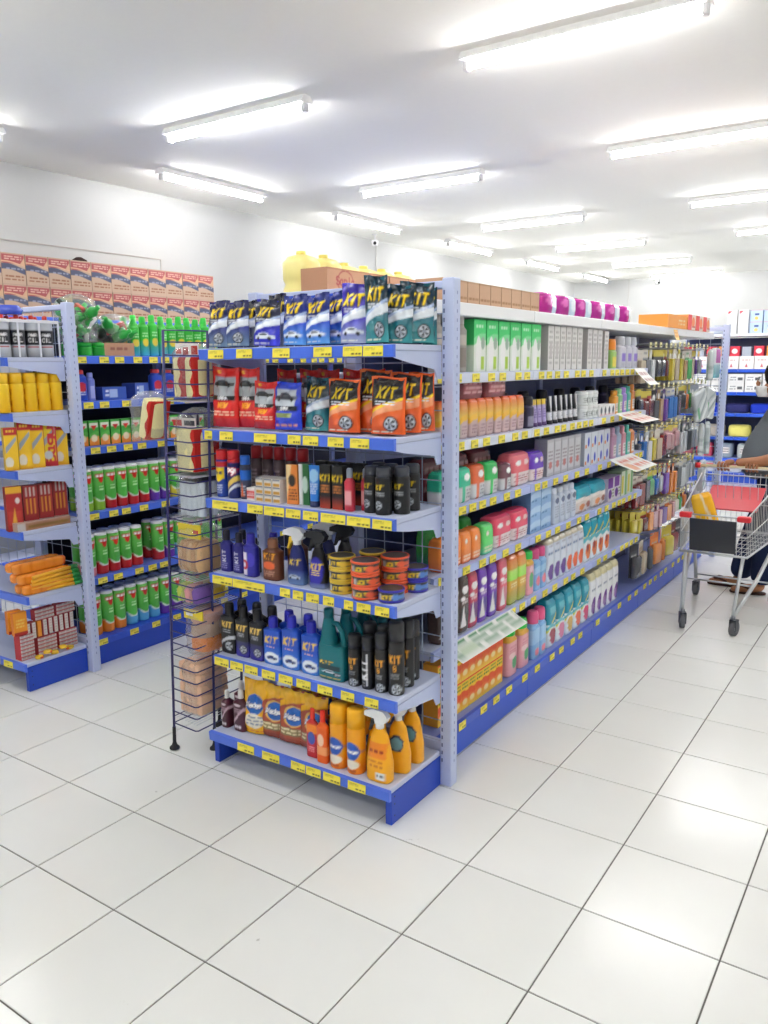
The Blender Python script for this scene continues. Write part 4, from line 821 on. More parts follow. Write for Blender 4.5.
# fourth shelf down
def blob(nm, c, lo, cap=None): return d_soft(nm, .085, .075, .135, c, [('g', 0, .4, lo, c), ('e', .5, .78, .38, .12, c), ('e', .35, .7, .12, .08, '#f8f0e0'), ('l', .15, .08, .85, .3, 2, '#f8e0c0')])
row('air_freshener', blob('orangeb', '#f08a3c', '#d86a3a'), 2.72, 3.07, 4, 2, (1, 1, 1), 'orange air freshener', 'freshener'); row('air_freshener', blob('greenb', '#58d068', '#58c8a0'), 3.075, 3.2, 1, 2, (1.25, 1, 1), 'green air freshener', 'freshener')
row('air_freshener', blob('greenb', '#58d068', '#58c8a0'), 2.8, 3.2, 4, 2, (1, 1, 1.1), 'green air freshener, rear row', 'freshener', x=-1.72)
row('refill_bag', PK('pinkred', '#e84a6a', .19), 3.22, 3.6, 2, 2, (1, 1, .93), 'pink and red refill bag', 'bag', x=-1.635)
LBX = d_carton('ltblue', .13, .1, .072, '#8fb4e0', [('v', .3, .7, '#b8d4f0', .08, .6, .2), ('l', .1, .1, .6, .3, 1, '#4a78b0')], side='#6a94c8')
for l in range(3): row('carton', LBX, 3.61, 3.87, 2, 2, (.96, 1, 1), ['lowest', 'middle', 'upper'][l]+' light blue flat box', 'carton', x=-1.64, dz=l*.0725)
WTB = d_bottle('whitetall', .075, .06, .19, '#c8d2e2', [('l', .2, .2, .8, .6, 5, '#8a96b0'), ('e', .5, .75, .3, .1, '#5a6a90')], '#dfe4ee', .6, .14, 4)
row('bottle', WTB, 3.89, 4.21, 4, 2, (1, 1, 1), 'pale blue-white bottle')
TBG = d_soft('tealbag', .24, .13, .15, '#e0d8d4', [('g', .55, 1, '#20a0b8', '#28b0c8'), ('v', .45, .58, '#f4f0ec', .04, 1, .1), ('e', .3, .25, .15, .12, '#e09060'), ('e', .7, .28, .15, .12, '#a06050'), ('l', .1, .04, .9, .12, 1, '#8a5a50')])
row('nappy_bag', TBG, 4.22, 4.72, 2, 2, (1, 1, 1), 'teal and white soft bag', 'bag', x=-1.645)
PWC = d_carton('purplec', .115, .09, .14, '#e8e4ee', [('r', 0, .55, .75, 1, '#7a3ca8'), ('e', .35, .3, .25, .2, '#6a2c98'), ('l', .6, .1, .95, .5, 3, '#88a050')], side='#c8c0d8')
GWC = d_carton('greenc', .115, .09, .155, '#dce8d0', [('r', .1, .1, .4, .8, '#d8d050'), ('r', .6, 0, .9, 1, '#78b078')], side='#a8c0a0')
row('carton', PWC, 4.735, 4.97, 2, 2, (1, 1, 1), 'purple and white carton', 'carton', x=-1.63); row('carton', GWC, 4.98, 5.22, 2, 2, (1, 1, 1), 'green and cream carton', 'carton', x=-1.63)
# fifth shelf down
def tallp(nm, c, c2, acc): return d_soft(nm, .085, .07, .25, c, [('e', .5, .75, .3, .07, '#f4eef0'), ('e', .3, .6, .2, .05, '#f4eef0'), ('r', .1, .15, .9, .45, c2), ('p', [(.1, .1), (.6, .1), (.3, .5)], '#e8e4e8'), ('l', .2, .5, .8, .58, 2, acc)])
for c, c2, a, b, n, nm in (('#4a3430', '#2a3038', 2.72, 2.98, 3, 'dark brown'), ('#c03a58', '#6a2c78', 2.98, 3.06, 1, 'crimson'), ('#6a30b0', '#4a3090', 3.06, 3.26, 2, 'violet'), ('#d85a70', '#c87888', 3.26, 3.37, 1, 'rose')):
    row('fabric_care_pouch', tallp('tall'+c[1:], c, c2, '#f0e0e8'), a, b, n, 1, (1, 1, 1), nm+' upright refill pouch', 'pouch', x=-1.615)
LG = d_soft('limeorange', .1, .08, .24, '#e8b83c', [('g', 0, .3, '#98b040', '#c8a040'), ('r', 0, .3, 1, .5, '#d8a83c'), ('g', .5, .72, '#98e050', '#b8e060'), ('g', .72, 1, '#d8a040', '#e07040'), ('l', .2, .35, .8, .45, 2, '#f8e8a0')])
row('refill_pack', LG, 3.375, 3.575, 2, 1, (1, 1, 1), 'lime and orange powder pack', 'pack', x=-1.62)
PGB = d_bottle('pinkgreen', .08, .06, .225, '#e8a0b0', [('e', .5, .4, .3, .2, '#58b070'), ('e', .5, .7, .25, .08, '#f0d0d8'), ('g', .8, 1, '#e0b040', '#e0b040')], '#30c850', .8, .16, 4)
PPB = d_bottle('pinkcap', .075, .06, .215, '#80b0e0', [('e', .5, .3, .3, .15, '#f08090'), ('v', .5, .7, '#a8d0f0', .05, .5, 0)], '#e05890', .75, .22, 4)
row('bottle', PGB, 3.58, 3.66, 1, 1, (1, 1, .98), 'pink bottle with green cap'); row('bottle', PPB, 3.67, 3.82, 2, 1, (.95, 1, 1), 'light blue bottle with pink cap')
def wash(nm, c): return d_soft(nm, .105, .08, .235, '#d4dcec', [('l', .1, .6, .9, .72, 1, '#7888b0'), ('e', .55, .25, .4, .18, c), ('e', .4, .32, .2, .1, c), ('l', .2, .78, .8, .86, 1, '#a8a8b8'), ('g', .88, 1, '#c8c0a8', '#d8d0b8')])
row('refill_pouch', wash('wpurp', '#5a2c90'), 3.83, 4.09, 3, 1, (.9, 1, 1), 'white refill pouch with purple flower', 'pouch', x=-1.62); row('refill_pouch', wash('worg', '#e8602c'), 4.09, 4.35, 3, 1, (.9, 1, 1), 'white refill pouch with orange flower', 'pouch', x=-1.62)
TWO = d_soft('tealwhite', .105, .08, .25, '#e8eef0', [('g', .6, 1, '#2098b0', '#28a8c0'), ('v', .66, .72, '#d8d040', .03, .6, .3), ('e', .5, .25, .36, .18, '#e0702c'), ('e', .35, .35, .18, .1, '#a03828'), ('v', .5, .6, '#60b8c8', .05, 1, .1)])
row('powder_pouch', TWO, 4.37, 4.80, 4, 1, (1, 1, 1), 'teal and white washing powder pouch', 'pouch', x=-1.62)
# base shelf
YO = d_carton('yelorange', .068, .07, .135, '#f6c832', [('g', 0, .3, '#f4d050', '#f0a030'), ('g', .3, .5, '#f0803a', '#e8602c'), ('v', .42, .62, '#e85a28', .03, 1, 0), ('l', .1, .66, .9, .9, 2, '#5a8a30'), ('e', .5, .25, .3, .1, '#f8e0a0'), ('g', .93, 1, '#e85020', '#e85020')], side='#f0a838')
for l in range(2): row('carton', YO, 2.72, 3.33, 9, 0, (.97, 1, 1), ('lower' if l == 0 else 'upper')+' orange and yellow carton', 'carton', x=-1.625, dz=l*.1355)
PG2 = d_bottle('pinkgreenb', .105, .07, .245, '#e8a8b0', [('e', .6, .32, .26, .16, '#48a860'), ('e', .4, .5, .3, .08, '#f0c8c8'), ('g', .84, 1, '#e0a840', '#e8b048'), ('l', .2, .55, .8, .75, 4, '#d07888')], '#28c848', .85, .17, 4.5)
row('bottle', PG2, 3.36, 3.64, 2, 0, (1, 1, 1), 'large pink bottle with green cap', x=-1.615)
PP2 = d_bottle('pinkcapb', .082, .06, .25, '#88b8e8', [('e', .5, .2, .3, .1, '#f08090'), ('v', .4, .8, '#a8d0f4', .05, .5, 0)], '#e86090', .8, .24, 4)
row('bottle', PP2, 3.66, 3.83, 2, 0, (1, 1, 1), 'tall light blue bottle with pink cap', x=-1.605)
for k, c, nm in ((0, '#a02c38', 'dark red'), (1, '#e080a0', 'pink'), (2, '#d8b050', 'gold'), (3, '#e8602c', 'orange'), (4, '#e04070', 'magenta')):
    t_ = d_soft('twp'+c[1:], .115, .09, .26, '#e8f0f2', [('g', .5, 1, '#1a90a8', '#2098b0'), ('r', .2, .7, .8, .85, '#58b8c8'), ('v', .52, .57, '#e0d840', .02, .6, .4), ('e', .55, .22, .34, .17, c), ('e', .35, .3, .2, .1, c), ('v', .42, .5, '#60b8c8', .04, 1, .1)])
    row('powder_pouch', t_, 3.85+k*.125, 3.97+k*.125, 1, 0, (1, 1, 1.0), 'teal powder pouch with '+nm+' flowers', 'pouch', x=-1.62)
WPB = d_soft('creamcap', .105, .09, .265, '#f0f0f4', [('e', .6, .25, .4, .2, '#6a3090'), ('e', .4, .2, .2, .12, '#9a6ab0'), ('l', .2, .55, .9, .68, 1, '#8088a0'), ('g', .84, 1, '#d8cfa0', '#e8dfb8')])
row('refill_pouch', WPB, 4.48, 4.99, 5, 0, (.97, 1, 1), 'white refill pouch with cream top', 'pouch', x=-1.62)

# flyers hung over the rails
def flyer(x, y, z, w, h, ops, lab, base='#eef0ec', rz=0, curl=.05):
    a = A_(w, h, base, ops, .006); g = a.grid(); mb = MB()
    V, U = np.meshgrid(np.linspace(-w/2, w/2, a.nu), np.linspace(0, 1, a.nv)); 
    X = .004+curl*(1-U)**1.3; Z = -h*(1-U)+.0*X
    mb.patch(np.stack([X, V, Z], 2), g, smooth=True); mb.patch(np.stack([X-.0008, V, Z], 2), g, smooth=True, flip=True)
    o = ob('flyer', mb, M_PAP, None, (x, y, z), rz); tag(o, lab, 'flyer'); return o
flyer(-1.545, 3.0, LR[1]+.012, .62, .05, [('l', .02, .1, .98, .9, 3, '#3f8a5a'), ('r', .1, .2, .3, .6, '#c8d8c0')], 'long green and white flyer drooping over the shelf above the orange cartons', curl=.085)
flyer(-1.545, 4.86, LR[4]+.012, .36, .05, [('l', .1, .1, .9, .8, 2, '#d08070')], 'white flyer with red print sticking out of the third aisle shelf', curl=.16)
flyer(-1.545, 4.82, LR[3]+.012, .42, .06, [('l', .1, .1, .9, .8, 2, '#d88070'), ('r', .1, .1, .3, .5, '#e8b090')], 'white flyer with red print sticking out of the fourth aisle shelf', curl=.16)
flyer(-1.545, 5.1, LR[5]+.0, .2, .10, [('l', .1, .1, .9, .8, 2, '#c0a0a0')], 'small white card folded over the shelf under the top', curl=.10)
flyer(-1.535, 5.85, 1.87, .1, .07, [('l', .1, .2, .9, .8, 2, '#c08030')], 'small orange card under the top shelf edge', '#f0c070', curl=.02)

# top shelf of the middle run
BC2 = d_carton('brownc', .085, .12, .082, '#d0a888', [('l', .1, .1, .9, .3, 1, '#a87850'), ('r', 0, .9, 1, 1, '#b89070')], side='#c09878')
TOPN = 'top of the middle run'
for k in range(9): put('small_carton', BC2, -1.63, 2.76+k*.1, 1.885, R90, (1.12, 1, 1), 'small brown carton in the low row', TOPN, 'carton', key=k, word='near end')
PKP = d_soft('magenta', .17, .14, .1, '#c8d8ee', [('r', 0, 0, .38, 1, '#b0208a'), ('e', .2, .6, .14, .2, '#e070c0'), ('e', .72, .5, .2, .3, '#e8f0fa')])
for k in range(6): put('tissue_pack', PKP, -1.65, 3.80+k*.235, 1.885, R90+rnd.uniform(-.15, .15), (1, 1, 1), 'magenta and light blue soft pack', TOPN, 'pack', key=k, word='near end')
OX1 = d_carton('orangebox', .5, .2, .085, '#f4a040', [('l', .55, .2, .9, .7, 2, '#f8d8a0')], side='#f09038')
OX2 = d_carton('redpack', .22, .2, .1, '#e8d8d0', [('r', 0, 0, .5, 1, '#e85050'), ('e', .7, .5, .2, .35, '#f0905a'), ('l', .55, .1, .95, .3, 1, '#c05050')], side='#f0a060')
put('long_box', OX1, -1.66, 6.0, 1.885, R90, (1, 1, 1.05), 'long plain orange box', TOPN, 'box', key=1, word='near end')
for k in range(3): put('snack_box', OX2, -1.66, 6.40+k*.235, 1.885, R90, (1, 1, 1.1), 'red and orange printed box', TOPN, 'box', key=2+k, word='near end')
CX = d_carton('oilcarton', .3, .14, .16, '#c89878', [('e', .42, .66, .19, .3, '#a84a48'), ('e', .42, .66, .175, .26, '#c89878'), ('t', 'Sania', .42, .68, .2, '#a83a40', 0, None, False, .1), ('r', 0, .94, 1, 1, '#b88460')], side='#b88868')
CX2 = d_carton('oilcarton2', .15, .14, .16, '#c89878', [('t', 'Sania', .5, .68, .17, '#a83a40', 0, None, False, .11), ('r', 0, .94, 1, 1, '#b88460')], side='#b88868')
y = 2.71
for p, w_ in ((CX, .3), (CX2, .15), (CX2, .15), (CX, .3), (CX, .3), (CX, .3)):
    put('oil_carton', p, -2.185, y+w_/2, 1.885, R90, (1, 1, 1), 'brown cooking oil carton with red lettering', TOPN, 'carton', key=y, word='near end'); y += w_+.008
JU = lambda: None
def jugparts():
    def fn(): return MB().loft([(0, .066, .066, 3), (.01, .072, .072, 3), (.09, .072, .072, 3), (.11, .064, .064, 3), (.13, .072, .072, 3), (.2, .074, .074, 3), (.225, .06, .06, 2.4), (.235, .03, .03, 2)], col='#f8ec98', seg=26)
    def fc(): return MB().lathe([(.234, .022), (.25, .022), (.252, .018)], '#f4e47c', seg=14)
    return [('body', shared('oiljug', fn), M_PLA), ('cap', shared('oiljugc', fc), M_PLA)]
JG = jugparts()
for k in range(6): put('oil_jug', JG, -2.35, 2.83+k*.155, 1.885, 0, (1, 1, 1.0 if k < 2 else .92), 'pale yellow cooking oil jug', TOPN, 'jug', key=k, word='near end')

# ---------------------------------------------------------------- hanging goods, far bays of the middle run
HANG = [('#8a8f98', '#6a7078', 'grey'), ('#6a2c30', '#8a3034', 'dark red'), ('#2a6ac0', '#3a7ac8', 'blue'), ('#d8c84a', '#e0d050', 'yellow'), ('#e0d8cc', '#c8b8a0', 'cream'), ('#e8823c', '#f09a50', 'orange'), ('#5a3a8a', '#7a50b0', 'purple'),
        ('#58a868', '#60c078', 'green'), ('#3a3c44', '#55565e', 'black'), ('#c898a0', '#d8a8b0', 'dusky pink'), ('#c8d0d8', '#dfe4ea', 'silver'), ('#a88a60', '#c0a078', 'tan')]
hooks = empty('hook_rack', (-1.92, 5.36, 0)); tag(hooks, 'rows of chrome display hooks in the far bays of the middle run', 'hooks')
HZ = [1.74, 1.47, 1.19, .90, .64]
HK = MB(); HK.tube([(0, 0, 0), (.30, 0, .006), (.315, 0, .02)], .003, '#c8ccd4', 5); HK.tube([(0, 0, .03), (.30, 0, .036)], .002, '#c8ccd4', 4); HK = HK.mesh('hook'); HK.materials.append(M_CHR)
HT = MB(); HT.box(.31, -.022, .012, .313, .022, .046, '#ece6b0'); HT.box(.3131, -.016, .02, .3136, .016, .03, '#8a8458'); HT = HT.mesh('price_tag'); HT.materials.append(M_PAP)
PAL = {0: [4, 0, 10, 8, 8, 1, 3, 4, 3, 11, 7, 4, 6, 10], 1: [8, 1, 1, 8, 11, 6, 2, 2, 0, 8, 5, 7, 10, 10], 2: [0, 2, 10, 3, 4, 1, 9, 9, 9, 10, 10, 0, 10, 10], 3: [1, 1, 8, 7, 2, 10, 6, 5, 5, 0, 10, 10, 10, 0], 4: [3, 3, 1, 5, 9, 9, 6, 5, 9, 4, 7, 5, 0, 6]}
def cardp(i, form):
    a, b, nm = HANG[i]
    if form == 0: return d_card('c0%d' % i, .09, .2, '#e8e4da', [('r', 0, 0, 1, .72, a), ('e', .5, .4, .3, .2, b), ('l', .2, .8, .8, .92, 1, a)], b, .028, True)
    if form == 1: return d_card('c1%d' % i, .1, .17, b, [('r', 0, .75, 1, 1, '#e8d860'), ('l', .1, .1, .9, .3, 2, '#fff')], a, .026)
    return d_card('c2%d' % i, .08, .21, a, [('r', .1, .1, .9, .5, b), ('e', .5, .75, .3, .1, '#fff'), ('l', .15, .15, .85, .45, 3, '#444')], b, .03, True)
RN = ['top', 'second', 'third', 'fourth', 'lowest']
for r, zz in enumerate(HZ):
    for k in range(14):
        yy = 5.43+k*.121+rnd.uniform(-.01, .01); zh = zz+rnd.uniform(-.012, .012)
        h = ob('hook', HK, None, hooks, (.035, yy-5.36, zh)); ob('price_tag', HT, None, h)
        i = PAL[r][k]; parts = cardp(i, (r+k//3) % 3); hs = 1.05 if r < 4 else .85
        for q in range(4):
            root = put('hanging_pack', parts, -1.64-q*.05, yy, zh-.016, R90+rnd.uniform(-.12, .12), (1.05, 1, hs), '', '')
            tag(root, f"{HANG[i][2]} hanging pack, {ORD[q]} on {ordinal(k)} hook, {RN[r]} hook row, far bays", 'pack', f"hanging packs on the {RN[r]} hook row")
# large translucent hose and sock packs at the far end of the bays
CLP = d_soft('silverbag', .2, .07, .24, '#c4ccd0', [('v', .05, .2, '#e8eef0', .06, .8, .9), ('v', .3, .42, '#9aa8ac', .04, .7, .9), ('v', .45, .6, '#dfe6e8', .04, .9, .8), ('r', .1, .12, .22, .5, '#78b890'), ('v', .7, .8, '#a8b4ba', .05, 1, .7)])
for k, (yy, zz) in enumerate(((6.72, 1.2), (6.9, 1.2), (6.75, .92), (6.95, .92), (6.85, .62), (6.9, 1.5))):
    o = put('hanging_bag', CLP, -1.522, yy, zz, R90+rnd.uniform(-.5, .5), (.95, .7, 1), '', '', roll=rnd.uniform(-.35, .35)); tag(o, f"silvery clear bag with green print, {ORD[k]} of the cluster by the far upright", 'bag', 'silvery bags by the far upright')
o = put('hanging_bag', d_soft('magbag', .2, .07, .24, '#d8dce0', [('r', .1, .5, .9, .95, '#b83a98'), ('g', 0, .45, '#58a0a8', '#a8c8d0')]), -1.52, 7.06, 1.52, R90, (1, .8, 1), '', ''); tag(o, 'magenta and teal bag high beside the far upright', 'bag')
# loose packs on the lowest deck below the hooks
LP = [d_card('l%d' % i, .13, .2, HANG[i][0], [('r', .1, .1, .9, .8, HANG[i][1]), ('l', .2, .2, .8, .7, 4, '#ddd')], HANG[i][1], .04) for i in (8, 4, 0, 5, 5, 3, 1)]
for k in range(9):
    o = put('hanging_pack', LP[k % 7], -1.60, 5.36+k*.16, .42, R90+rnd.uniform(-.3, .3), (1, 1, 1.1), '', '', tilt=.0); tag(o, f"{['black','cream','grey','orange','orange','yellow','dark red'][k%7]} loose pack, {ORD[k]} from the near end above the blue deck", 'pack', 'loose packs above the blue deck')
HL = ob('hook_bar', MB().tube([(-1.895, 5.36, .436), (-1.895, 7.08, .436)], .005, '#b8bcc8', 5), M_CHR, hooks, (1.92, -5.36, 0))
for k in range(9): ob('hook', HK, None, hooks, (.035, .03+k*.16, .432))

# ---------------------------------------------------------------- goods: brown cartons on the wall shelving
CB = d_carton('sauce', .196, .2, .232, '#b89c86', [('r', .03, .66, .97, .95, '#9c484a'), ('v', .66, .7, '#d8a888', .02, .8, -.08), ('l', .15, .76, .85, .9, 2, '#d8b0a0'), ('v', .42, .6, '#464c66', .04, .7, -.10), ('l', .2, .44, .9, .54, 1, '#8a90a8'), ('l', .1, .1, .9, .3, 2, '#8a5a40'), ('p', [(.75, .62), (1, .62), (1, .9)], '#c8a080')], side='#a08470')
for l in range(2):
    for k in range(12):
        put('carton', CB, -6.06, 3.53+k*.2, 2.051+l*.2335, R90+rnd.uniform(-.02, .02), (1, 1, 1), ('upper' if l else 'lower')+' brown carton printed red and blue', 'stacked along the wall', key=k, word='near end')
o = ob('dark_cap', MB().loft([(0, .09, .06, 2), (.02, .08, .055, 2), (.045, .03, .02, 2)], col='#3a2a28', seg=20), M_CLO, None, (-6.1, 4.42, 2.5195)); tag(o, 'small dark cap lying on top of the brown cartons', 'cap')

NB1 = set(o.name for o in bpy.data.objects)
# ---------------------------------------------------------------- goods: mosquito spray run (dark backs)
def spray_ops(lo): return [('g', 0, .34, lo, lo), ('g', .34, 1, '#4cb844', '#78d060'), ('p', [(.1, .86), (.9, .86), (.5, .66)], '#d8281e'), ('r', .1, .84, .9, .92, '#d8281e'), ('l', .15, .8, .85, .9, 1, '#fff'), ('l', .25, .42, .75, .62, 3, '#b8e8a8'), ('e', .5, .32, .46, .12, '#eef4e8'), ('e', .5, .37, .46, .13, '#52b848')]
def MSP(nm, lo): return d_can('msp'+nm, .037, .235, '#4cb844', spray_ops(lo), '#ffffff', .06, .97)
B_N = {0: 'base shelf, mosquito run', 1: 'sixth shelf, mosquito run', 2: 'fifth shelf, mosquito run', 3: 'fourth shelf, mosquito run', 4: 'third shelf, mosquito run', 5: 'second shelf, mosquito run'}
SPC = {'o': ('#f08a2a', 'orange'), 'r': ('#c8262c', 'red'), 'p': ('#6a3ab0', 'purple'), 'b': ('#58b0e0', 'sky blue'), 'y': ('#e8d83c', 'yellow'), 'g': ('#98cc38', 'lime'), 'k': ('#e88a98', 'pink')}
def mrow(seq, y0, lev, step=.082, x=-3.80, h=1):
    for k, c in enumerate(seq):
        if c == ' ': continue
        for q in range(2): put('spray_can', MSP(c, SPC[c][0]), x-q*.085, y0+k*step, LBR[lev], R90+rnd.uniform(-.1, .1), (1, 1, h), 'green '+SPC[c][1]+'-footed insect spray'+(' one deeper' if q else ''), B_N[lev], 'can', key=k, word='slotted upright')
mrow('ooobbbpppyyyy', 2.71, 0, .083, h=1.02); mrow('krrrr rpbbyyg', 2.70, 1, .081); mrow('ggrrrrppyoogg', 2.71, 2, .078, h=1.0)
RBX = d_carton('refill', .062, .06, .135, '#3faa3a', [('g', 0, .38, '#f08a2a', '#f4a84a'), ('v', .36, .5, '#58b848', .05, .6, .2), ('r', .1, .72, .9, .9, '#e8e8d8'), ('p', [(.2, .8), (.8, .8), (.5, .6)], '#d8281e'), ('e', .5, .3, .3, .14, '#f8e8c0')], side='#2f8a34')
for k in range(13): put('refill_box', RBX, -3.80, 2.70+k*.071, LBR[3], R90, (1, 1, 1), 'small orange and green repellent box', B_N[3], 'box', key=k, word='slotted upright')
BB = d_bottle('bluegel', .08, .05, .165, '#2448b8', [('e', .5, .5, .34, .18, '#c83040'), ('l', .2, .2, .8, .35, 2, '#d8e0f4')], '#c82a34', .7, .12, 4); BC3 = d_bottle('paleviolet', .045, .04, .15, '#7a88d8', [('r', .2, .1, .8, .6, '#b8c0f0')], '#9aa4e8', .7, .14, 3)
BX2 = d_carton('bluebox', .16, .09, .07, '#3458b8', [('r', .3, .2, .62, .8, '#a8c0e8'), ('l', .1, .2, .28, .8, 2, '#e0e8f8')], side='#20388a')
put('bottle', BB, -3.80, 2.72, LBR[4], R90, (1, 1, 1), 'blue gel bottle with red cap', B_N[4]); put('bottle', BC3, -3.80, 2.79, LBR[4], R90, (1, 1, 1), 'pale violet slim bottle', B_N[4])
put('flat_box', BX2, -3.81, 2.92, LBR[4], R90, (1, 1, 1), 'wide low blue box', B_N[4], 'box'); put('flat_box', BX2, -3.82, 3.11, LBR[4], R90+.25, (.8, 1, 1.25), 'tilted blue box', B_N[4], 'box')
for k in range(4): put('bottle', BB, -3.80, 3.24+k*.09, LBR[4], R90, (1, 1, 1), 'blue and red bottle near the rack', B_N[4], key=k, word='slotted upright')
# top: green bottles, bags, carton
GBT = d_bottle('greenb2', .066, .05, .23, '#30b838', [('g', 0, .45, '#38a0c8', '#30b060'), ('e', .5, .4, .3, .12, '#e8d040'), ('l', .2, .55, .8, .7, 2, '#a8e8a8')], '#28c040', .55, .14, 3)
for k in range(10):
    for q in range(2): put('bottle', GBT, -3.80-q*.08, 3.10+k*.068, LBR[5], R90+rnd.uniform(-.2, .2), (1, 1, .92+.1*((k*7+q) % 3)/2), 'green cleaner bottle'+(' one deeper' if q else ''), B_N[5], 'bottle', key=k, word='slotted upright')
PLB = d_carton('cratecard', .2, .14, .07, '#b88a6a', [('l', .2, .3, .8, .7, 1, '#905a48')])
put('open_carton', PLB, -3.83, 2.97, LBR[5], R90, (1, 1, 1), 'low brown carton under a bag of green bottles', B_N[5], 'carton')
GLID = d_can('greenlid', .042, .07, '#1c9a30', [], '#22b03a', .3, 1.0)
for k in range(4): put('jar', GLID, -3.80, 2.68+k*.088-.0, LBR[5], 0, (1, 1, 1), 'round green lidded jar', B_N[5], key=k, word='slotted upright') if k < 3 else None
def bag(name, loc, w, d, h, contents, lab, cat='bag', rz=0, seed=1, knot=True):
    """clear bag (film) over loose contents, both parts of one thing"""
    if 'wire rack' in lab: loc = (loc[0]-.026+.042*loc[2], loc[1]-.012, loc[2]+.009)
    t = empty(name, loc, rz); tag(t, lab, cat)
    r = random.Random(seed)
    for nm, fn in contents: fn(t, r)
    a = MB(); nu, nv = 26, 16; P = np.zeros((nv, nu, 3))
    for j in range(nv):
        v = j/(nv-1); k = (1-max(0, (v-.8)/.2)**2*.75) if knot else 1
        for i in range(nu):
            q = 2*math.pi*i/nu; c, s_ = math.cos(q), math.sin(q); e = .55
            x = math.copysign(abs(c)**e, c)*w/2*k*(.92+.08*math.sin(v*3)); y = math.copysign(abs(s_)**e, s_)*d/2*k
            wv = 1+.05*math.sin(5*q+seed+v*7)+.03*math.sin(11*q-v*12); P[j, i] = (x*wv, y*wv, v*h)
    a.patch(P, np.ones((nv, nu, 3)), closed=True); a.add(P[0], [tuple(range(nu))[::-1]], '#fff')
    ob('clear_film', a, M_FILM, t)
    return t
def greenstuff(n, w, d, h):
    def fn(t, r):
        for k in range(n):
            c = r.choice(['#1fa03a', '#2cc04c', '#157a2c', '#1c2a24', '#38c858']); m_ = MB().lathe([(0, .022), (.005, .028), (.07, .028), (.09, .012), (.11, .012)], c, seg=12)
            if k % 5 == 0: m_ = MB().bbox(-.03, -.012, 0, .03, .012, .07, r.choice(['#e8e8e4', '#d8342c', '#9ad0a0']))
            o = ob('bottle', m_, M_PLA, t, (r.uniform(-w, w)/2, r.uniform(-d, d)/2, r.uniform(.01, h))); o.rotation_euler = (r.uniform(-1.2, 1.2), r.uniform(-1.2, 1.2), r.uniform(0, 6))
    return ('g', fn)
bag('bottle_bag', (-3.83, 2.755, LBR[5]+.075), .2, .16, .25, [greenstuff(40, .12, .07, .14)], 'bulging clear bag of green bottles beside the slotted upright', rz=R90, seed=3)
bag('bottle_bag', (-3.83, 2.985, LBR[5]+.0725), .18, .14, .16, [greenstuff(22, .10, .06, .07)], 'clear bag of green bottles on the low brown carton', rz=R90, seed=5)

# ---------------------------------------------------------------- goods: end unit with lighters (seen through its open side)
C1 = 'top shelf, lighter end unit'; C2 = 'second shelf, lighter end unit'; C3 = 'third shelf, lighter end unit'; C4 = 'fourth shelf, lighter end unit'; C5 = 'fifth shelf, lighter end unit'; C6 = 'base shelf, lighter end unit'
UPW = 'slotted upright'
OILC = d_can('oilcan', .034, .185, '#c8ccd4', [('r', 0, .35, 1, .75, '#22242c'), ('r', .1, .28, .9, .31, '#b03038'), ('t', 'OIL', .5, .48, .1, '#e8e8ea', 0, None, False, .12), ('t', 'POWER', .5, .62, .07, '#e8e8ea', 0, None, False, .12, .5), ('g', 0, .25, '#8a8e98', '#c0c4cc')], '#d8d8dc', .06, .8)
REDN = ('nozzle', None, None)
for y_ in (2.28, 2.36, 2.44, 2.515):
    for q in range(4): put('spray_can', OILC+[('nozzle', shared('noz', lambda: MB().lathe([(.184, .012), (.2, .012), (.205, .008)], '#c8342c', seg=10)), M_PLA)], -3.755-q*.085, y_, LB[5], R90-.5, (1, 1, 1), 'silver spray can with black label', C1, 'can', key=-y_+q*.01, word=UPW)
tr = empty('can_tray', (-3.88, 2.395, LB[5])); tag(tr, 'white folded card tray rim round the silver spray cans', 'tray')
for a, b, c, d in ((-.17, -.165, .17, -.162), (-.17, .162, .17, .165)): ob('rim', MB().box(a, b, .168, c, d, .182, '#eeeef2'), M_PAP, tr)
for x_ in (.17, -.176): ob('rim', MB().box(x_, -.165, .168, x_+.004, .165, .182, '#eeeef2'), M_PAP, tr)
for y_ in (-.165, -.06, .055, .162): ob('strip', MB().box(.1715, y_-.005, .001, .1735, y_+.005, .168, '#dfe2ea'), M_PAP, tr)
o = ob('blue_packet', MB().loft([(0, .07, .05, 3), (.02, .08, .06, 3), (.045, .06, .04, 3)], col='#3a50c0', seg=24), M_FOIL, None, (-3.79, 2.33, LB[5]+.2065), R90-.4); tag(o, 'glossy blue packet lying on top of the silver spray cans', 'packet')
YC = d_can('lighter', .034, .2, '#f4c020', [('g', 0, 1, '#f0b818', '#f8d030'), ('l', .3, .1, .7, .85, 2, '#d89818')], '#f8c828', .26, .93)
for i, y_ in enumerate((2.245, 2.32, 2.393, 2.465, 2.535)):
    for q in range(5): put('fuel_can', YC, -3.745-q*.075, y_, LB[4], 0, (1, 1, .96), 'plain yellow capped can', C2, 'can', key=-y_+q*.01, word=UPW)
BG = d_carton('bagus', .1, .05, .235, '#e8cc28', [('r', 0, 0, 1, .12, '#b02028'), ('r', 0, 0, .12, 1, '#b02028'), ('r', .88, 0, 1, 1, '#b02028'), ('p', [(.12, .45), (.88, .7), (.88, .85), (.12, .6)], '#a8b0b8'), ('t', 'Bagus', .5, .56, .24, '#c02030', 0, None, True, .13), ('e', .35, .25, .3, .09, '#c8ccd0')], side='#a81c24')
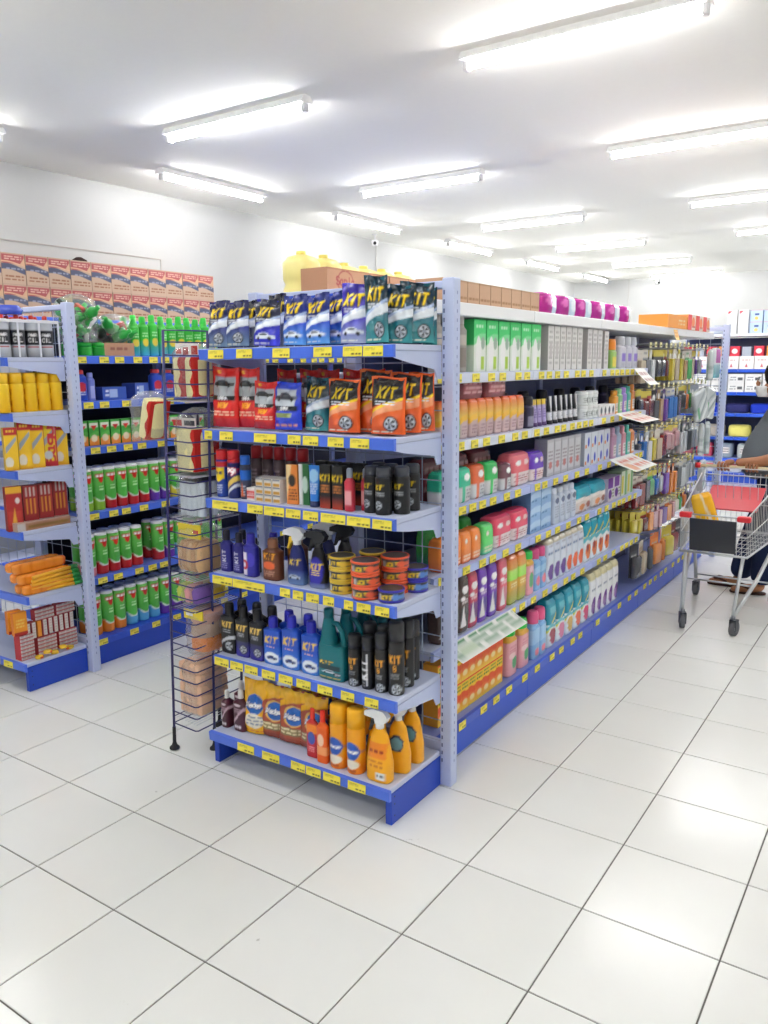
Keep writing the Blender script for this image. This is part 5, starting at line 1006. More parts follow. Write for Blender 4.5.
BG2 = d_carton('yelcard', .09, .05, .235, '#f2c428', [('r', 0, .82, 1, 1, '#b8202a'), ('l', .2, .86, .8, .95, 1, '#f4d040'), ('p', [(.1, .4), (.9, .7), (.9, .8), (.1, .55)], '#9aa4b0'), ('e', .3, .2, .3, .12, '#e8e0d0'), ('g', 0, .1, '#e8a020', '#f2c428')], side='#c8a020')
for p, y_, d_, h_ in ((BG2, 2.262, 'yellow boxed pack with red header', .9), (BG2, 2.335, 'yellow boxed pack with red header', 1.0), (BG2, 2.405, 'yellow boxed pack with red header', .97), (BG, 2.475, 'red and yellow box with vertical lettering', 1.0), (BG2, 2.542, 'yellow boxed pack with red header', .93)):
    put('mop_refill', p, -3.745, y_, LB[3], R90-.35, (.68, 1, h_), d_, C3, 'box', key=-y_, word=UPW)
RX = d_carton('redbox', .09, .04, .225, '#a82828', [('r', .1, .15, .9, .45, '#b83830'), ('p', [(.3, .15), (.6, .15), (.5, .55)], '#e0a838'), ('e', .7, .68, .13, .07, '#e8dcd8'), ('g', .85, 1, '#e8b030', '#e8b030')], side='#8a2424')
RX2 = d_carton('redstripe', .085, .05, .225, '#98282a', [('r', .2, .75, .3, .95, '#c8b8b0'), ('r', .45, .75, .55, .95, '#c8b8b0'), ('r', .7, .75, .8, .95, '#c8b8b0'), ('r', .2, .35, .3, .7, '#d88a30'), ('r', .45, .35, .55, .7, '#d88a30'), ('r', .7, .35, .8, .7, '#d88a30')], side='#7a2022')
for p, y_, d_, h_ in ((RX, 2.262, 'red box with gold triangle', 1), (RX2, 2.35, 'dark red box with striped spine', .98), (RX2, 2.435, 'dark red box with striped spine', .98), (RX2, 2.52, 'dark red box with striped spine', 1.03)):
    put('incense_box', p, -3.765, y_, LB[2], R90-.25, (.85, 1, h_), d_, C4, 'box', key=-y_, word=UPW)
o = put('clear_box', d_carton('clearbrown', .3, .11, .042, '#a87a60', [('r', .0, .0, .15, 1, '#c8c0bc'), ('r', .2, .25, .98, .6, '#8a6a38'), ('r', 0, .85, 1, 1, '#c0a8a0')], mat=M_PLA, side='#b09a90'), -3.735, 2.39, LB[2], R90, (1, .5, 1), 'flat clear box in front of the red boxes', C4, 'box')
OP = d_soft('orangestick', .3, .05, .052, '#f0922a', [('r', .1, 0, .14, 1, '#e07a1c'), ('r', .3, 0, .34, 1, '#e07a1c'), ('r', .5, 0, .54, 1, '#e07a1c'), ('r', .7, 0, .74, 1, '#e07a1c'), ('r', .9, 0, 1, 1, '#e86a20')], sq=5)
for l in range(3):
    for q in range(2): put('orange_pack', OP, -3.735-q*.056-.02*l, 2.40-.01*l, LB[1]+.001+l*.0545, R90, (1, 1, 1), ['lowest', 'middle', 'upper'][l]+' long orange pack', C5, 'pack', key=q, word='aisle')
YB = MB().tube([(-.13, 0, .008), (.13, 0, .008)], .0095, '#f4b428', 8); YB.tube([(.11, 0, .008), (.155, 0, .008)], .012, '#1f8a3c', 8)
YB = YB.mesh('stick')
for k in range(5):
    o = ob('candle', YB, M_PLA, None, (-3.715, 2.42, LB[1]+.003+k*.021), R90+.06*k-.1); o.rotation_euler[1] = -.0; tag(o, f"thin yellow stick with green end, {['lowest','second lowest','middle','second highest','topmost'][k]} of the bundle before the orange packs", 'stick', 'thin yellow sticks')
MBX = d_carton('match', .11, .04, .018, '#d8d0cc', [('r', 0, 0, 1, .25, '#b02a30'), ('l', .1, .3, .9, .9, 1, '#a89a98'), ('r', 0, .85, 1, 1, '#c03038')], side='#b83038')
MBV = d_carton('matchv', .022, .045, .085, '#dcd4cf', [('r', 0, 0, .2, 1, '#b02a30'), ('l', .3, .1, .9, .9, 5, '#b8a8a0')], side='#a82a30')
MBO = d_carton('matcho', .022, .045, .085, '#e8922c', [('r', 0, 0, .2, 1, '#c87018')], side='#c87018')
for k in range(9):
    put('match_box', MBO if k == 6 else MBV, -3.78, 2.555-k*.032-.02, LB[0]+.1, R90-.1, (1, 1, 1), 'upright orange match pack' if k == 6 else 'upright red and white match pack', C6, 'box', key=k, word=UPW)
for k in range(2):
    for l in range(5): put('match_box', MBX, -3.77-.0*k, 2.50-k*.125, LB[0]+l*.0192, R90, (1, 1, 1), f"{'near' if k else 'far'} flat red match pack", C6, 'box', key=l, word='base')
for k in range(2):
    for l in range(3): put('match_box', MBX, -3.775, 2.50-k*.125, LB[0]+.19+l*.0192, R90, (1, 1, 1), f"{'near' if k else 'far'} flat match pack, raised", C6, 'box', key=l, word='base')
OBX = d_carton('orgflat', .07, .03, .12, '#f09a28', [('r', 0, 0, 1, .15, '#b82c28'), ('l', .2, .3, .8, .7, 3, '#f8d060')], side='#d8781c')
for k in range(2): put('snack_box', OBX, -3.765-k*.05, 2.235+.0*k, LB[0]+.14, R90-.1, (1, 1, 1), 'orange box on the red match packs', C6, 'box', key=k, word='aisle')
for l in range(7): put('match_box', MBX, -3.78, 2.262, LB[0]+l*.0192, R90, (.7, 1.4, 1), 'short flat red match pack, front pile', C6, 'box', key=l, word='base')
for k in range(5):
    o = put('sachet', d_soft('yels', .07, .04, .016, '#e8c030', [('r', .3, .1, .8, .8, '#d85a28')], sq=3), -3.715+.006*(k % 2), 2.30+k*.045, LB[0]+.001+(.0165 if k % 2 else 0), R90+k*.5, (.55, 1, 1), '', ''); tag(o, f"small yellow sachet, {ORD[k]} from the front on the base shelf beside matches", 'sachet', 'yellow sachets')

LIGHTER += [o for o in bpy.data.objects if o.name not in NB1 and o.parent is None]
for o in LIGHTER: o.location.x -= .032

# ---------------------------------------------------------------- wire rack with sponges
def wire_rack():
    t = empty('wire_rack', (-2.52, 2.33, .002)); tag(t, 'dark blue wire rack on thin legs holding bagged sponges', 'rack'); o = (2.52, -2.33, 0)
    DB_ = '#2c2a66'; X0_, X1_, Y0_, Y1_ = -2.615, -2.472, 2.20, 2.47; t.rotation_euler[1] = math.radians(2.4)
    for x, y in ((X0_, Y0_), (X1_, Y0_+.10), (X0_, Y1_), (X1_, Y1_)):
        ob('post', MB().tube([(x, y, .03), (x, y, 1.785)], .0056, DB_, 8), M_PNT, t, o)
        ob('foot', MB().lathe([(0, .022), (.006, .022), (.016, .012), (.03, .008), (.1, .0075)], '#2a2a30', cx=x, cy=y, seg=12), M_MAT, t, o)
    zs = [1.785, 1.74, 1.69, 1.635, 1.58, 1.525, 1.465, 1.41, 1.352, 1.298, 1.245, 1.19, 1.135, 1.08, 1.03, .975, .92, .865, .81, .755, .70, .648, .595, .542, .49, .437, .385, .333, .28, .228, .175, .12]
    for z in zs:
        ob('wire', MB().tube([(X0_, Y0_, z), (X1_-.01, Y0_, z), (X1_, Y0_+.01, z), (X1_, Y1_, z)], .003, DB_, 5), M_PNT, t, o)
    for z in (1.51, 1.21, 1.022, .78, .648, .449, .15):
        mb = MB()
        for k in range(9): mb.tube([(X0_+k*(X1_-X0_)/8, Y0_, z), (X0_+k*(X1_-X0_)/8, Y1_, z)], .0018, '#c8ccd4', 4)
        mb.tube([(X0_, Y0_, z), (X0_, Y1_, z)], .0024, DB_, 4); mb.tube([(X0_, Y1_, z), (X1_, Y1_, z)], .0024, DB_, 4)
        ob('basket_floor', mb, M_PNT, t, o)
    for z in (1.74, 1.3, .9, .5, .12): ob('wire', MB().tube([(X0_, Y0_, z), (X0_, Y1_, z), (X1_, Y1_, z)], .0024, DB_, 5), M_PNT, t, o)
wire_rack()
def spg(w, d, h, loc, rot=0, c='#f8eeb4', edge='#c8302a', tilt=0):
    def fn(t, r):
        m_ = MB().loft([(0, w*.46, d*.5, 4), (h*.08, w*.5, d*.5, 4), (h*.5, w*.5, d*.5, 4), (h*.92, w*.49, d*.5, 4), (h, w*.44, d*.46, 4)], col=c, seg=28)
        o = ob('sponge', m_, M_CLO, t, loc, rot); o.rotation_euler[1] = tilt
        P = [(w*.5-.018+.008*math.sin(q*1.3), q/10*h) for q in range(11)]+[(w*.5-.002, q/10*h) for q in range(10, -1, -1)]
        o2 = ob('red_edge', MB().prism(P, -d*.52, d*.52, edge), M_CLO, o)
    return ('sponge', fn)
def hdr(w, h, loc, c, bits):
    def fn(t, r):
        ob('header_card', MB().bbox(-w/2, -.004, 0, w/2, .004, h, c, .001), M_PAP, t, loc)
        for i, (x, z, ww, hh, cc) in enumerate(bits): ob('print', MB().box(loc[0]+x-ww/2, loc[1]-.0052, loc[2]+z-hh/2, loc[0]+x+ww/2, loc[1]-.0042, loc[2]+z+hh/2, cc), M_PAP, t)
    return ('header', fn)
bag('sponge_bag', (-2.525, 2.335, 1.515), .132, .18, .22, [spg(.066, .12, .155, (-.034, -.02, .005)), spg(.066, .12, .155, (.034, -.02, .005)), hdr(.13, .05, (0, -.05, .165), '#e9e4e0', [(-.045, .02, .03, .02, '#c03028'), (-.005, .02, .03, .03, '#a02820'), (.045, .022, .035, .034, '#b02a20')])], 'topmost bag in the wire rack, two cream sponges with red edges', rz=0, seed=2)
bag('sponge_bag', (-2.525, 2.335, 1.215), .132, .18, .26, [spg(.13, .13, .17, (.004, -.02, .005)), hdr(.125, .04, (-.0, -.07, .18), '#e0d8d4', [(-.04, .02, .05, .024, '#b82c28'), (.03, .02, .06, .02, '#30303a')]), spg(.09, .02, .05, (.02, -.06, .19), 0, '#3a3a44', '#8a8a90')], 'second bag down in the wire rack, one cream sponge with dark header', seed=4)
bag('sponge_bag', (-2.705, 2.25, 1.35), .09, .16, .20, [spg(.07, .10, .16, (0, 0, .01), 0, tilt=.25)], 'sponge bag leaning out beyond the outer rack post', seed=6)
def cyls(t, r):
    for k in range(4):
        for q in range(2): ob('roll', MB().lathe([(0, .017), (.002, .018), (.14, .018), (.142, .012)], '#dfe8f0', cx=-.051+k*.034, cy=-.04+q*.06, seg=14), M_PLA, t)
        ob('clip', MB().box(-.064+k*.034, -.05, .143, -.038+k*.034, .03, .165, '#22242c'), M_PLA, t)
bag('roll_bag', (-2.525, 2.335, 1.03), .132, .18, .18, [('c', cyls)], 'bag of white cylindrical brushes with black tops in the wire rack', seed=7)
def tans(t, r):
    for k in range(5): ob('pad', MB().loft([(0, .012, .06, 3), (.02, .016, .07, 3), (.1, .016, .07, 3), (.125, .01, .05, 3)], col='#d0a070' if k % 2 else '#e0b888', seg=14), M_CLO, t, (-.052+k*.026, -.01, .01))
bag('scourer_bag', (-2.525, 2.335, .785), .132, .18, .21, [('t', tans), hdr(.13, .06, (0, -.06, .15), '#f0d838', [(.04, .03, .03, .015, '#d04028')])], 'bag of tan scourers under a yellow header card in the wire rack', seed=8)
def mix(t, r):
    for k in range(6): ob('pad', MB().loft([(0, .02, .05, 3), (.05, .022, .055, 3), (.07, .012, .04, 3)], col=['#c8d860', '#e0a0a0', '#8060a8', '#58a858', '#e8e0c0', '#e8c040'][k], seg=14), M_CLO, t, (-.045+(k % 3)*.045, -.04+.07*(k//3), .01))
bag('pad_bag', (-2.525, 2.335, .655), .132, .18, .12, [('t', mix)], 'flat bag of many-coloured pads in the wire rack', seed=9)
def stackp(cs):
    def fn(t, r):
        for k, c in enumerate(cs): ob('sponge', MB().loft([(0, .044, .06, 3), (.01, .05, .07, 3), (.05, .05, .07, 3), (.06, .042, .06, 3)], col=c, seg=20), M_CLO, t, (0, 0, .003+k*.061))
    return ('s', fn)
bag('sponge_bag', (-2.49, 2.31, .455), .125, .17, .19, [stackp(['#f09048', '#c8a890', '#d8a898']), hdr(.11, .04, (-.0, -.075, .15), '#f0d838', [(-.02, .02, .04, .012, '#fff')])], 'bag of orange and brown sponges with yellow header low in the rack', seed=10)
def peach(t, r):
    for l in range(5):
        for k in range(4): ob('sponge', MB().bbox(-.066+k*.033, -.085, .002+l*.046, -.034+k*.033, .085, .046+l*.046, '#f8cfae', .007), M_CLO, t)
        
bag('sponge_block', (-2.523, 2.335, .158), .132, .18, .26, [('p', peach)], 'bundle of peach-coloured sponges at the bottom of the wire rack', seed=11)

# ---------------------------------------------------------------- goods: far cross shelving
def wput(nm, parts, x, z, s, d_, pl, cat, y=11.86): return put(nm, parts, x, y, z, 0, s, d_, pl, cat, word='far upright')
TB1 = d_carton('tallwhite', .13, .13, .31, '#ececee', [('p', [(.1, .95), (.5, .95), (.1, .82)], '#d83848'), ('l', .3, .2, .9, .7, 6, '#c8ccd0')])
LB1 = d_carton('ltbox', .15, .14, .15, '#b8cce8', [('r', .35, .55, .7, .7, '#3a4e90'), ('e', .5, .3, .16, .14, '#e8d070'), ('r', 0, .93, 1, 1, '#c8a0b0')])
WL = d_carton('tulip', .18, .15, .17, '#f0ecec', [('p', [(.4, .15), (.6, .15), (.5, .45)], '#c86070'), ('l', .2, .6, .8, .75, 1, '#c8a8ac')]); RL_ = d_carton('redw', .12, .12, .13, '#c82840', [('e', .5, .5, .3, .25, '#f0e0e4')]); OL = d_carton('orgw', .11, .12, .13, '#f09838', [('l', .2, .3, .8, .7, 2, '#f8d8a0')]); GL = d_carton('greyw2', .11, .12, .12, '#a8b0c0', [])
BL2 = d_carton('bwbox', .2, .15, .12, '#e4e4e6', [('r', .6, .3, .9, .6, '#50545c'), ('l', .1, .2, .5, .7, 2, '#9a9ca4')])
CP = 'top of the far cross unit'
for k in range(2): wput('tall_box', TB1, -2.36+k*.145, 2.02, (.95, 1, 1), 'tall white box with red corner', CP, 'box')
wput('low_box', GL, -2.52, 2.02, (1.1, 1, 1), 'grey box beside the tall white ones', CP, 'box'); 
for k in range(6):
    for l in range(2): wput('blue_box', LB1, -2.055+k*.165, 2.02+l*.151, (1, 1, 1), ('upper' if l else 'lower')+' light blue box', CP, 'box')
S2, S3, S4, S5, S6 = 'second shelf, far cross unit', 'third shelf, far cross unit', 'fourth shelf, far cross unit', 'fifth shelf, far cross unit', 'sixth shelf, far cross unit'
for k in range(16): wput('tulip_box', WL, -2.9+k*.19, 1.555, (1, 1, 1), 'white box with pink tulip', S2, 'box')
for k in range(18):
    p, d_ = [(RL_, 'red box with pale disc'), (GL, 'grey carton'), (RL_, 'red box with pale disc'), (OL, 'orange carton')][k % 4]; wput('small_box', p, -2.9+k*.15, 1.726, (1, 1, 1), d_+', upper layer', S2, 'box')
for k in range(13):
    for l in range(2): wput('printed_box', BL2, -2.9+k*.215, 1.25+l*.121, (1, 1, 1), ('upper' if l else 'lower')+' white box with dark print', S3, 'box')
def cloth(c, w=.3, h=.1): return d_soft('cl'+c[1:]+str(int(w*100)), w, .25, h, c, [('l', 0, .1, 1, .9, 3, c)], sq=3.2, mat=M_CLO)
for k, c in enumerate(['#2038b0', '#2038b0', '#2a2c60', '#2038b0', '#d02838', '#d02838', '#3a3c44', '#2038b0', '#b8b8c0']):
    wput('folded_cloth', cloth(c), -2.85+k*.31, .965, (1, 1, 1.3), {'#2038b0': 'royal blue', '#2a2c60': 'navy', '#d02838': 'red', '#3a3c44': 'charcoal', '#b8b8c0': 'pale grey'}[c]+' folded cloth', S4, 'cloth', 11.93)
for k, c in enumerate(['#c8c8c4', '#a8a098', '#e0d878', '#e0d878', '#e0d878', '#d8d4c8', '#7a7c84', '#c8c090']):
    wput('folded_cloth', cloth(c, .28, .12), -2.85+k*.33, .645, (1, 1, 1.3), {'#c8c8c4': 'light grey', '#a8a098': 'taupe', '#e0d878': 'pale yellow', '#d8d4c8': 'ivory', '#7a7c84': 'mid grey', '#c8c090': 'straw'}[c]+' folded cloth', S5, 'cloth', 11.93)
for k in range(10):
    c = ['#d86878', '#c84860', '#8a98a8', '#c0c8c8', '#e0a0a8'][k % 5]; wput('soft_pack', d_soft('sp'+c[1:], .22, .2, .2, c, [('r', .2, .3, .8, .7, '#e8e0e0'), ('l', .25, .35, .75, .65, 2, '#888')]), -2.9+k*.27, .35, (1, 1, 1), {'#d86878': 'rose', '#c84860': 'crimson', '#8a98a8': 'slate', '#c0c8c8': 'silver', '#e0a0a8': 'pale pink'}[c]+' soft pack', S6, 'pack', 11.93)
for k in range(9): wput('soft_pack', d_soft('spb', .25, .22, .17, '#d8dce4', [('r', .2, .3, .8, .7, '#b85060')]), -2.85+k*.3, .15, (1, 1, 1), 'white and red soft pack', 'base shelf, far cross unit', 'pack', 11.93)

# ---------------------------------------------------------------- trolley
def trolley():
    t = empty('shopping_trolley', (-1.08, 5.45, 0)); tag(t, 'chrome wire shopping trolley with a black front panel and red corners', 'trolley'); o = (1.08, -5.45, 0)
    CR = '#c8ccd0'; cx = -1.055
    def part(n, mb, mat=M_CHR, p=None, off=True): return ob(n, mb, mat, p or t, o if p is None else (0, 0, 0))
    def W(y): return .192+(y-5.12)*.085      # half width grows to the back
    YF, YBk = 5.12, 5.92
    def zt(y): return .725+(y-YF)*.19
    def zb(y): return .475+(y-YF)*.02
    def ring(f, y0, y1): return [(cx-W(y0), y0, f(y0)), (cx+W(y0), y0, f(y0)), (cx+W(y1), y1, f(y1)), (cx-W(y1), y1, f(y1))]
    part('basket_rim', MB().tube(ring(zt, YF, YBk), .0055, CR, 6, closed=True)); part('basket_rim', MB().tube(ring(lambda y: zb(y), YF+.05, YBk), .007, CR, 6, closed=True))
    part('basket_rim', MB().tube(ring(lambda y: (zt(y)+zb(y))/2, YF+.025, YBk), .004, CR, 5, closed=True))
    for s_ in (-1, 1):
        mb = MB()
        for k in range(22):
            y = YF+.05+k*(YBk-YF-.05)/21; mb.tube([(cx+s_*W(y-.05*(1-k/21)), y-.05*(1-k/21), zt(y-.05*(1-k/21))), (cx+s_*W(y), y, zb(y))], .0019, CR, 4)
        part('side_wires', mb)
    mb = MB()
    for k in range(14): x = -1+2*k/13; mb.tube([(cx+x*W(YF), YF, zt(YF)), (cx+x*W(YF+.05), YF+.05, zb(YF))], .0019, CR, 4)
    part('front_wires', mb)
    mb = MB()
    for k in range(16): x = -1+2*k/15; mb.tube([(cx+x*W(YBk), YBk, zt(YBk)+.02), (cx+x*W(YBk), YBk, zb(YBk))], .0019, CR, 4)
    part('rear_wires', mb)
    mb = MB()
    for k in range(14): x = -1+2*k/13; mb.tube([(cx+x*W(YF+.05), YF+.05, zb(YF)), (cx+x*W(YBk), YBk, zb(YBk))], .0019, CR, 4)
    for k in range(8): y = YF+.08+k*.11; mb.tube([(cx-W(y), y, zb(y)), (cx+W(y), y, zb(y))], .0019, CR, 4)
    part('floor_wires', mb)
    o2 = part('sign_panel', MB().bbox(cx-.135, -.004, -.105, cx+.135, .004, .105, '#23262e')); o2.location = (1.08, -5.45+YF+.004, .60); o2.rotation_euler[0] = .17; o2.data.materials[0] = M_PLA
    for s_ in (-1, 1): part('corner_bumper', MB().bbox(cx+W(YF)-.055 if s_ > 0 else cx-W(YF)-.006, YF-.02, zt(YF)-.022, cx+W(YF)+.022 if s_ > 0 else cx-W(YF)+.065, YF+.022, zt(YF)+.012, '#d82a34', .006), M_PLA)
    # handle
    hy, hz = 6.0, .925
    part('handle', MB().tube([(cx-.30, hy, hz), (cx+.245, hy, hz)], .0125, '#e8dcb4', 10), M_PLA)
    for s_ in (-1, 1): part('handle_end', MB().tube([(cx+(.235 if s_ > 0 else -.29), hy, hz), (cx+(.272 if s_ > 0 else -.325), hy, hz)], .020, '#d82a34', 10), M_PLA)
    for s_ in (-1, 1):
        part('handle_bracket', MB().tube([(cx+s_*.258, hy, hz-.01), (cx+s_*.262, hy-.05, hz-.09), (cx+s_*.27, YBk-.02, .6), (cx+s_*.262, 5.80, .47)], .008, CR, 8))
        part('chassis_rail', MB().tube([(cx+s_*.262, 5.84, .47), (cx+s_*.22, 5.45, .28), (cx+s_*.148, 5.09, .105)], .0135, CR, 8))
        part('rear_leg', MB().tube([(cx+s_*.264, 5.82, .48), (cx+s_*.25, 5.89, .12)], .013, CR, 8))
        part('front_leg', MB().tube([(cx+s_*.15, 5.10, .11), (cx+s_*.17, 5.20, .47)], .011, CR, 8))
    part('cross_bar', MB().tube([(cx-.205, 5.4, .245), (cx+.205, 5.4, .245)], .006, CR, 6)); part('cross_bar', MB().tube([(cx-.25, 5.88, .16), (cx+.25, 5.88, .16)], .006, CR, 6))
    # child seat
    part('child_seat', MB().prism([(5.56, .70), (5.565, .69), (5.86, .80), (5.86, .812)], cx-.17, cx+.17, '#d6505a', 'x'), M_PLA)
    mb = MB(); mb.tube([(cx-.22, 5.9, .86), (cx-.22, 5.885, .93), (cx+.22, 5.885, .93), (cx+.22, 5.9, .86)], .004, CR, 5)
    for k in range(9): mb.tube([(cx-.2+k*.05, 5.70, .75), (cx-.2+k*.05, 5.67, .86)], .0018, CR, 4)
    mb.tube([(cx-.2, 5.67, .86), (cx+.2, 5.67, .86)], .003, CR, 5); part('seat_frame', mb)
    for x, y in ((cx-.135, 5.075), (cx+.16, 5.085), (cx-.25, 5.89), (cx+.25, 5.89)):
        c = empty('caster', (1.08+x, -5.45+y, 0), parent=t); c.rotation_euler[2] = rnd.uniform(-.5, .5)
        ob('wheel', MB().tube([(-.013, .015, .046), (.013, .015, .046)], .046, '#66686e', 22), M_MAT, c); ob('hub', MB().tube([(-.0155, .015, .046), (.0155, .015, .046)], .02, '#a8acb0', 14), M_PLA, c)
        ob('fork', MB().bbox(-.022, -.012, .03, -.017, .03, .098, '#50535a').bbox(.017, -.012, .03, .022, .03, .098, '#50535a').bbox(-.022, -.016, .096, .022, .034, .104, '#50535a'), M_CHR, c)
        ob('stem', MB().tube([(0, .0, .1), (0, 0, .125)], .012, '#8a8e94', 10), M_CHR, c)
trolley()
o = put('snack_bag', d_soft('yelbag', .12, .08, .22, '#f4b418', [('r', 0, 0, .5, 1, '#f6c02a'), ('p', [(.45, 1), (.55, 1), (.9, 0), (.75, 0)], '#f4e8c8'), ('g', 0, .25, '#f0e0b0', '#f4b418')]), -1.20, 5.33, .492, 0, (1, 1, 1.3), '', ''); o.rotation_euler = (.0, -.3, .2); tag(o, 'yellow packet standing tilted inside the shopping trolley', 'packet'); o.location = (-1.10, 5.37, .516); o.scale = (1.1, 1, 1.45)

# ---------------------------------------------------------------- shopper
def skin(name, V, E, Rr, mat, col, parent=None, sub=2, root=0, loc=(0, 0, 0)):
    me = bpy.data.meshes.new(name); me.from_pydata(V, E, []); o = bpy.data.objects.new(name, me); COL.objects.link(o)
    md = o.modifiers.new('s', 'SKIN'); md.use_smooth_shade = True
    for i, r_ in enumerate(Rr):
        sv = me.skin_vertices[0].data[i]; sv.radius = r_ if isinstance(r_, tuple) else (r_, r_); sv.use_root = (i == root)
    m2 = o.modifiers.new('u', 'SUBSURF'); m2.levels = sub; m2.render_levels = sub
    dg = bpy.context.evaluated_depsgraph_get(); ev = o.evaluated_get(dg); nm = bpy.data.meshes.new_from_object(ev)
    bpy.data.objects.remove(o); bpy.data.meshes.remove(me)
    nm.name = name
    for p in nm.polygons: p.use_smooth = True
    for a_ in list(nm.color_attributes): nm.color_attributes.remove(a_)
    a_ = nm.color_attributes.new('col', 'FLOAT_COLOR', 'POINT'); n = len(nm.vertices)
    arr = np.ones((n, 4), 'f')
    if callable(col):
        for i, v in enumerate(nm.vertices): arr[i, :3] = lin(col(v.co))
    else: arr[:, :3] = lin(col)
    a_.data.foreach_set('color', arr.ravel()); nm.materials.clear(); nm.materials.append(mat)
    o = bpy.data.objects.new(name, nm); COL.objects.link(o)
    if parent is not None: o.parent = parent; o.location = loc
    return o
def shopper():
    px, py = -.93, 6.26; t = empty('person', (px, py, 0)); off = (-px, -py, 0)
    tag(t, 'person in dark grey tee, navy trousers and brown flip-flops gripping the trolley handle', 'person')
    SK = '#a8714e'
    # body skeleton, facing -X (arms towards the handle at y 6.0)
    V = [(-.90, 6.26, .90), (-.93, 6.26, 1.05), (-.88, 6.26, 1.20), (-.86, 6.26, 1.32), (-.90, 6.26, 1.40), (-.94, 6.26, 1.455), (-.95, 6.26, 1.525),   # 0-6 trunk, neck, head
         (-.86, 6.12, 1.32), (-.80, 6.07, 1.16), (-.79, 6.03, 1.02), (-.97, 6.02, .968), (-1.12, 6.005, .957),       # 7-11 near arm
         (-.86, 6.40, 1.32), (-.84, 6.47, 1.14), (-.90, 6.42, 1.02), (-.95, 6.22, .975), (-.98, 6.10, .965),        # 12-16 far arm
         (-.88, 6.18, .84), (-.90, 6.16, .48), (-.915, 6.15, .10), (-.88, 6.34, .84), (-1.00, 6.31, .48), (-1.10, 6.28, .10)]   # 17-22 legs
    E = [(0, 1), (1, 2), (2, 3), (3, 4), (4, 5), (5, 6), (3, 7), (7, 8), (8, 9), (9, 10), (10, 11), (3, 12), (12, 13), (13, 14), (14, 15), (15, 16), (0, 17), (17, 18), (18, 19), (0, 20), (20, 21), (21, 22)]
    Rr = [.13, .15, .13, .085, .05, .085, .075, .055, .05, .048, .04, .028, .055, .046, .042, .034, .024, .085, .06, .04, .085, .06, .04]
    b = skin('body', V, E, Rr, M_SKI, SK, t, loc=off)
    # tee
    V2 = [(-.90, 6.26, .84), (-.97, 6.26, .95), (-.945, 6.26, 1.06), (-.88, 6.26, 1.20), (-.865, 6.26, 1.32), (-.86, 6.12, 1.325), (-.81, 6.08, 1.19), (-.79, 6.055, 1.12), (-.86, 6.40, 1.325), (-.84, 6.465, 1.17), (-.85, 6.46, 1.10)]
    E2 = [(0, 1), (1, 2), (2, 3), (3, 4), (4, 5), (5, 6), (6, 7), (4, 8), (8, 9), (9, 10)]
    skin('tee_shirt', V2, E2, [(.18, .175), (.205, .2), (.18, .18), (.13, .15), (.09, .10), .08, .07, .068, .075, .07, .068], M_CLO, '#6c747c', t, loc=off)
    # trousers
    V3 = [(-.90, 6.26, .93), (-.90, 6.26, .84), (-.885, 6.18, .76), (-.90, 6.16, .48), (-.915, 6.15, .06), (-.885, 6.335, .76), (-1.00, 6.31, .48), (-1.09, 6.28, .06)]
    skin('trousers', V3, [(0, 1), (1, 2), (2, 3), (3, 4), (1, 5), (5, 6), (6, 7)], [.145, .145, .11, .09, .088, .11, .09, .088], M_CLO, '#1e2a4a', t, loc=off)
    # feet and flip-flops
    for (ax, ay, rz) in ((-.915, 6.15, .18), (-1.10, 6.28, .05)):
        f = empty('foot', (ax-px, ay-py, 0), math.pi+rz, parent=t)
        skin('foot_skin', [(0, 0, .09), (.0, 0, .045), (.08, 0, .04), (.15, 0, .028), (.195, .02, .024), (.2, -.01, .022), (.19, -.032, .02)], [(0, 1), (1, 2), (2, 3), (3, 4), (3, 5), (3, 6)], [.035, .034, .034, .03, .013, .012, .011], M_SKI, SK, f)
        ob('sole', MB().loft([(.001, .12, .04, 2.6), (.014, .122, .042, 2.6)], col='#3a2018', seg=24), M_MAT, f, (.085, 0, 0))
        ob('strap', MB().tube([(.17, 0, .04), (.13, .03, .06), (.07, .045, .045), (.05, .046, .015)], .008, '#4a2a20', 6).tube([(.17, 0, .04), (.13, -.03, .06), (.07, -.045, .045), (.05, -.046, .015)], .008, '#4a2a20', 6), M_MAT, f)
    # hands round the handle
    hy, hz = 6.0, .925
    for hx, s_, wr in ((-1.185, 1, (-1.12, 6.005, .957)), (-1.0, -1, (-.985, 6.09, .965))):
        h = empty('hand', (hx-px, 0, 0), parent=t); h.location = (hx-px, -py, 0)
        wx, wy, wz = wr[0]-hx, wr[1], wr[2]
        skin('palm', [(wx, wy, wz), (wx*.4, hy+.02, hz+.035), (-.005, hy+.005, hz+.03)], [(0, 1), (1, 2)], [(.024, .024), (.032, .02), (.036, .016)], M_SKI, SK, h)
        for k in range(4):
            fx = -.036+k*.022; L_ = (.9, 1.05, 1, .85)[k]
            skin('finger', [(fx, hy+.012, hz+.03), (fx-.002, hy-.022*L_, hz+.024), (fx-.002, hy-.03, hz-.004), (fx, hy-.014, hz-.024), (fx, hy+.006, hz-.022)], [(0, 1), (1, 2), (2, 3), (3, 4)], [.0105, .0095, .009, .0085, .0075], M_SKI, '#a06a49', h, sub=1)
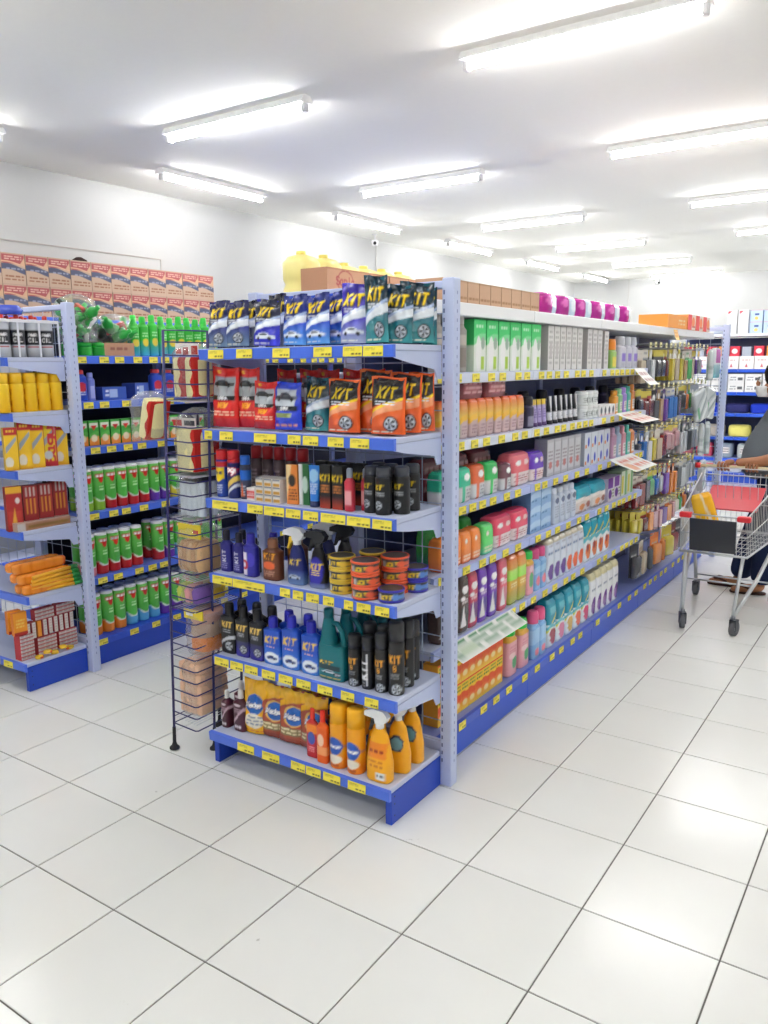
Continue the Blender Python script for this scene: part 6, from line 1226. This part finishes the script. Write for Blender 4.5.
        skin('thumb', [(wx*.4+.01, hy+.03, hz+.03), (.03, hy+.034, hz+.006), (.012, hy+.028, hz-.016), (-.01, hy+.018, hz-.024)], [(0, 1), (1, 2), (2, 3)], [.014, .012, .011, .009], M_SKI, SK, h, sub=1)
    # head details: face looks towards -X
    hx, hy_, hz_ = -.955, 6.26, 1.495
    ob('face_mask', MB().loft([(-.075, .035, .05, 2.4), (-.05, .05, .062, 2.4), (-.015, .052, .066, 2.4), (0, .045, .062, 2.4)], col='#eceef0', seg=24), M_CLO, t, (hx-px-.055, hy_-py, hz_-.015))
    ob('nose', MB().loft([(0, .008, .012, 2), (.02, .016, .012, 2), (.045, .008, .008, 2)], col=SK, seg=12), M_SKI, t, (hx-px-.094, 0, hz_-.018))
    for s_ in (-1, 1):
        ob('eye', MB().lathe([(-.008, .003), (0, .011), (.008, .003)], '#e8e4e0', seg=10), M_PLA, t, (hx-px-.080, s_*.03, hz_+.022)); ob('pupil', MB().lathe([(-.005, .002), (0, .0055), (.005, .002)], '#1a1210', seg=8), M_PLA, t, (hx-px-.088, s_*.03, hz_+.022))
        ob('eyebrow', MB().tube([(0, -.014, 0), (0, .014, .002)], .003, '#1c1412', 6), M_CLO, t, (hx-px-.086, s_*.031, hz_+.045))
        ob('ear', MB().loft([(0, .008, .006, 2), (.02, .014, .009, 2), (.045, .016, .01, 2), (.058, .008, .006, 2)], col=SK, seg=12), M_SKI, t, (hx-px+.01, s_*.088, hz_-.02))
        ob('ear_loop', MB().tube([(-.05, s_*-.022, -.04), (-.005, s_*.004, -.01), (.0, s_*.006, .03)], .002, '#e8e8ea', 4), M_CLO, t, (hx-px+.005, s_*.086, hz_))
    ob('hair', MB().loft([(-.06, .055, .075, 2.2, 0), (-.01, .078, .092, 2.2, 0), (.045, .088, .096, 2.2, 0), (.09, .075, .08, 2.1, 0), (.115, .04, .045, 2, 0)], col='#1b1614', seg=30), M_CLO, t, (hx-px+.030, 0, hz_+.034))
shopper()
finish_labels()
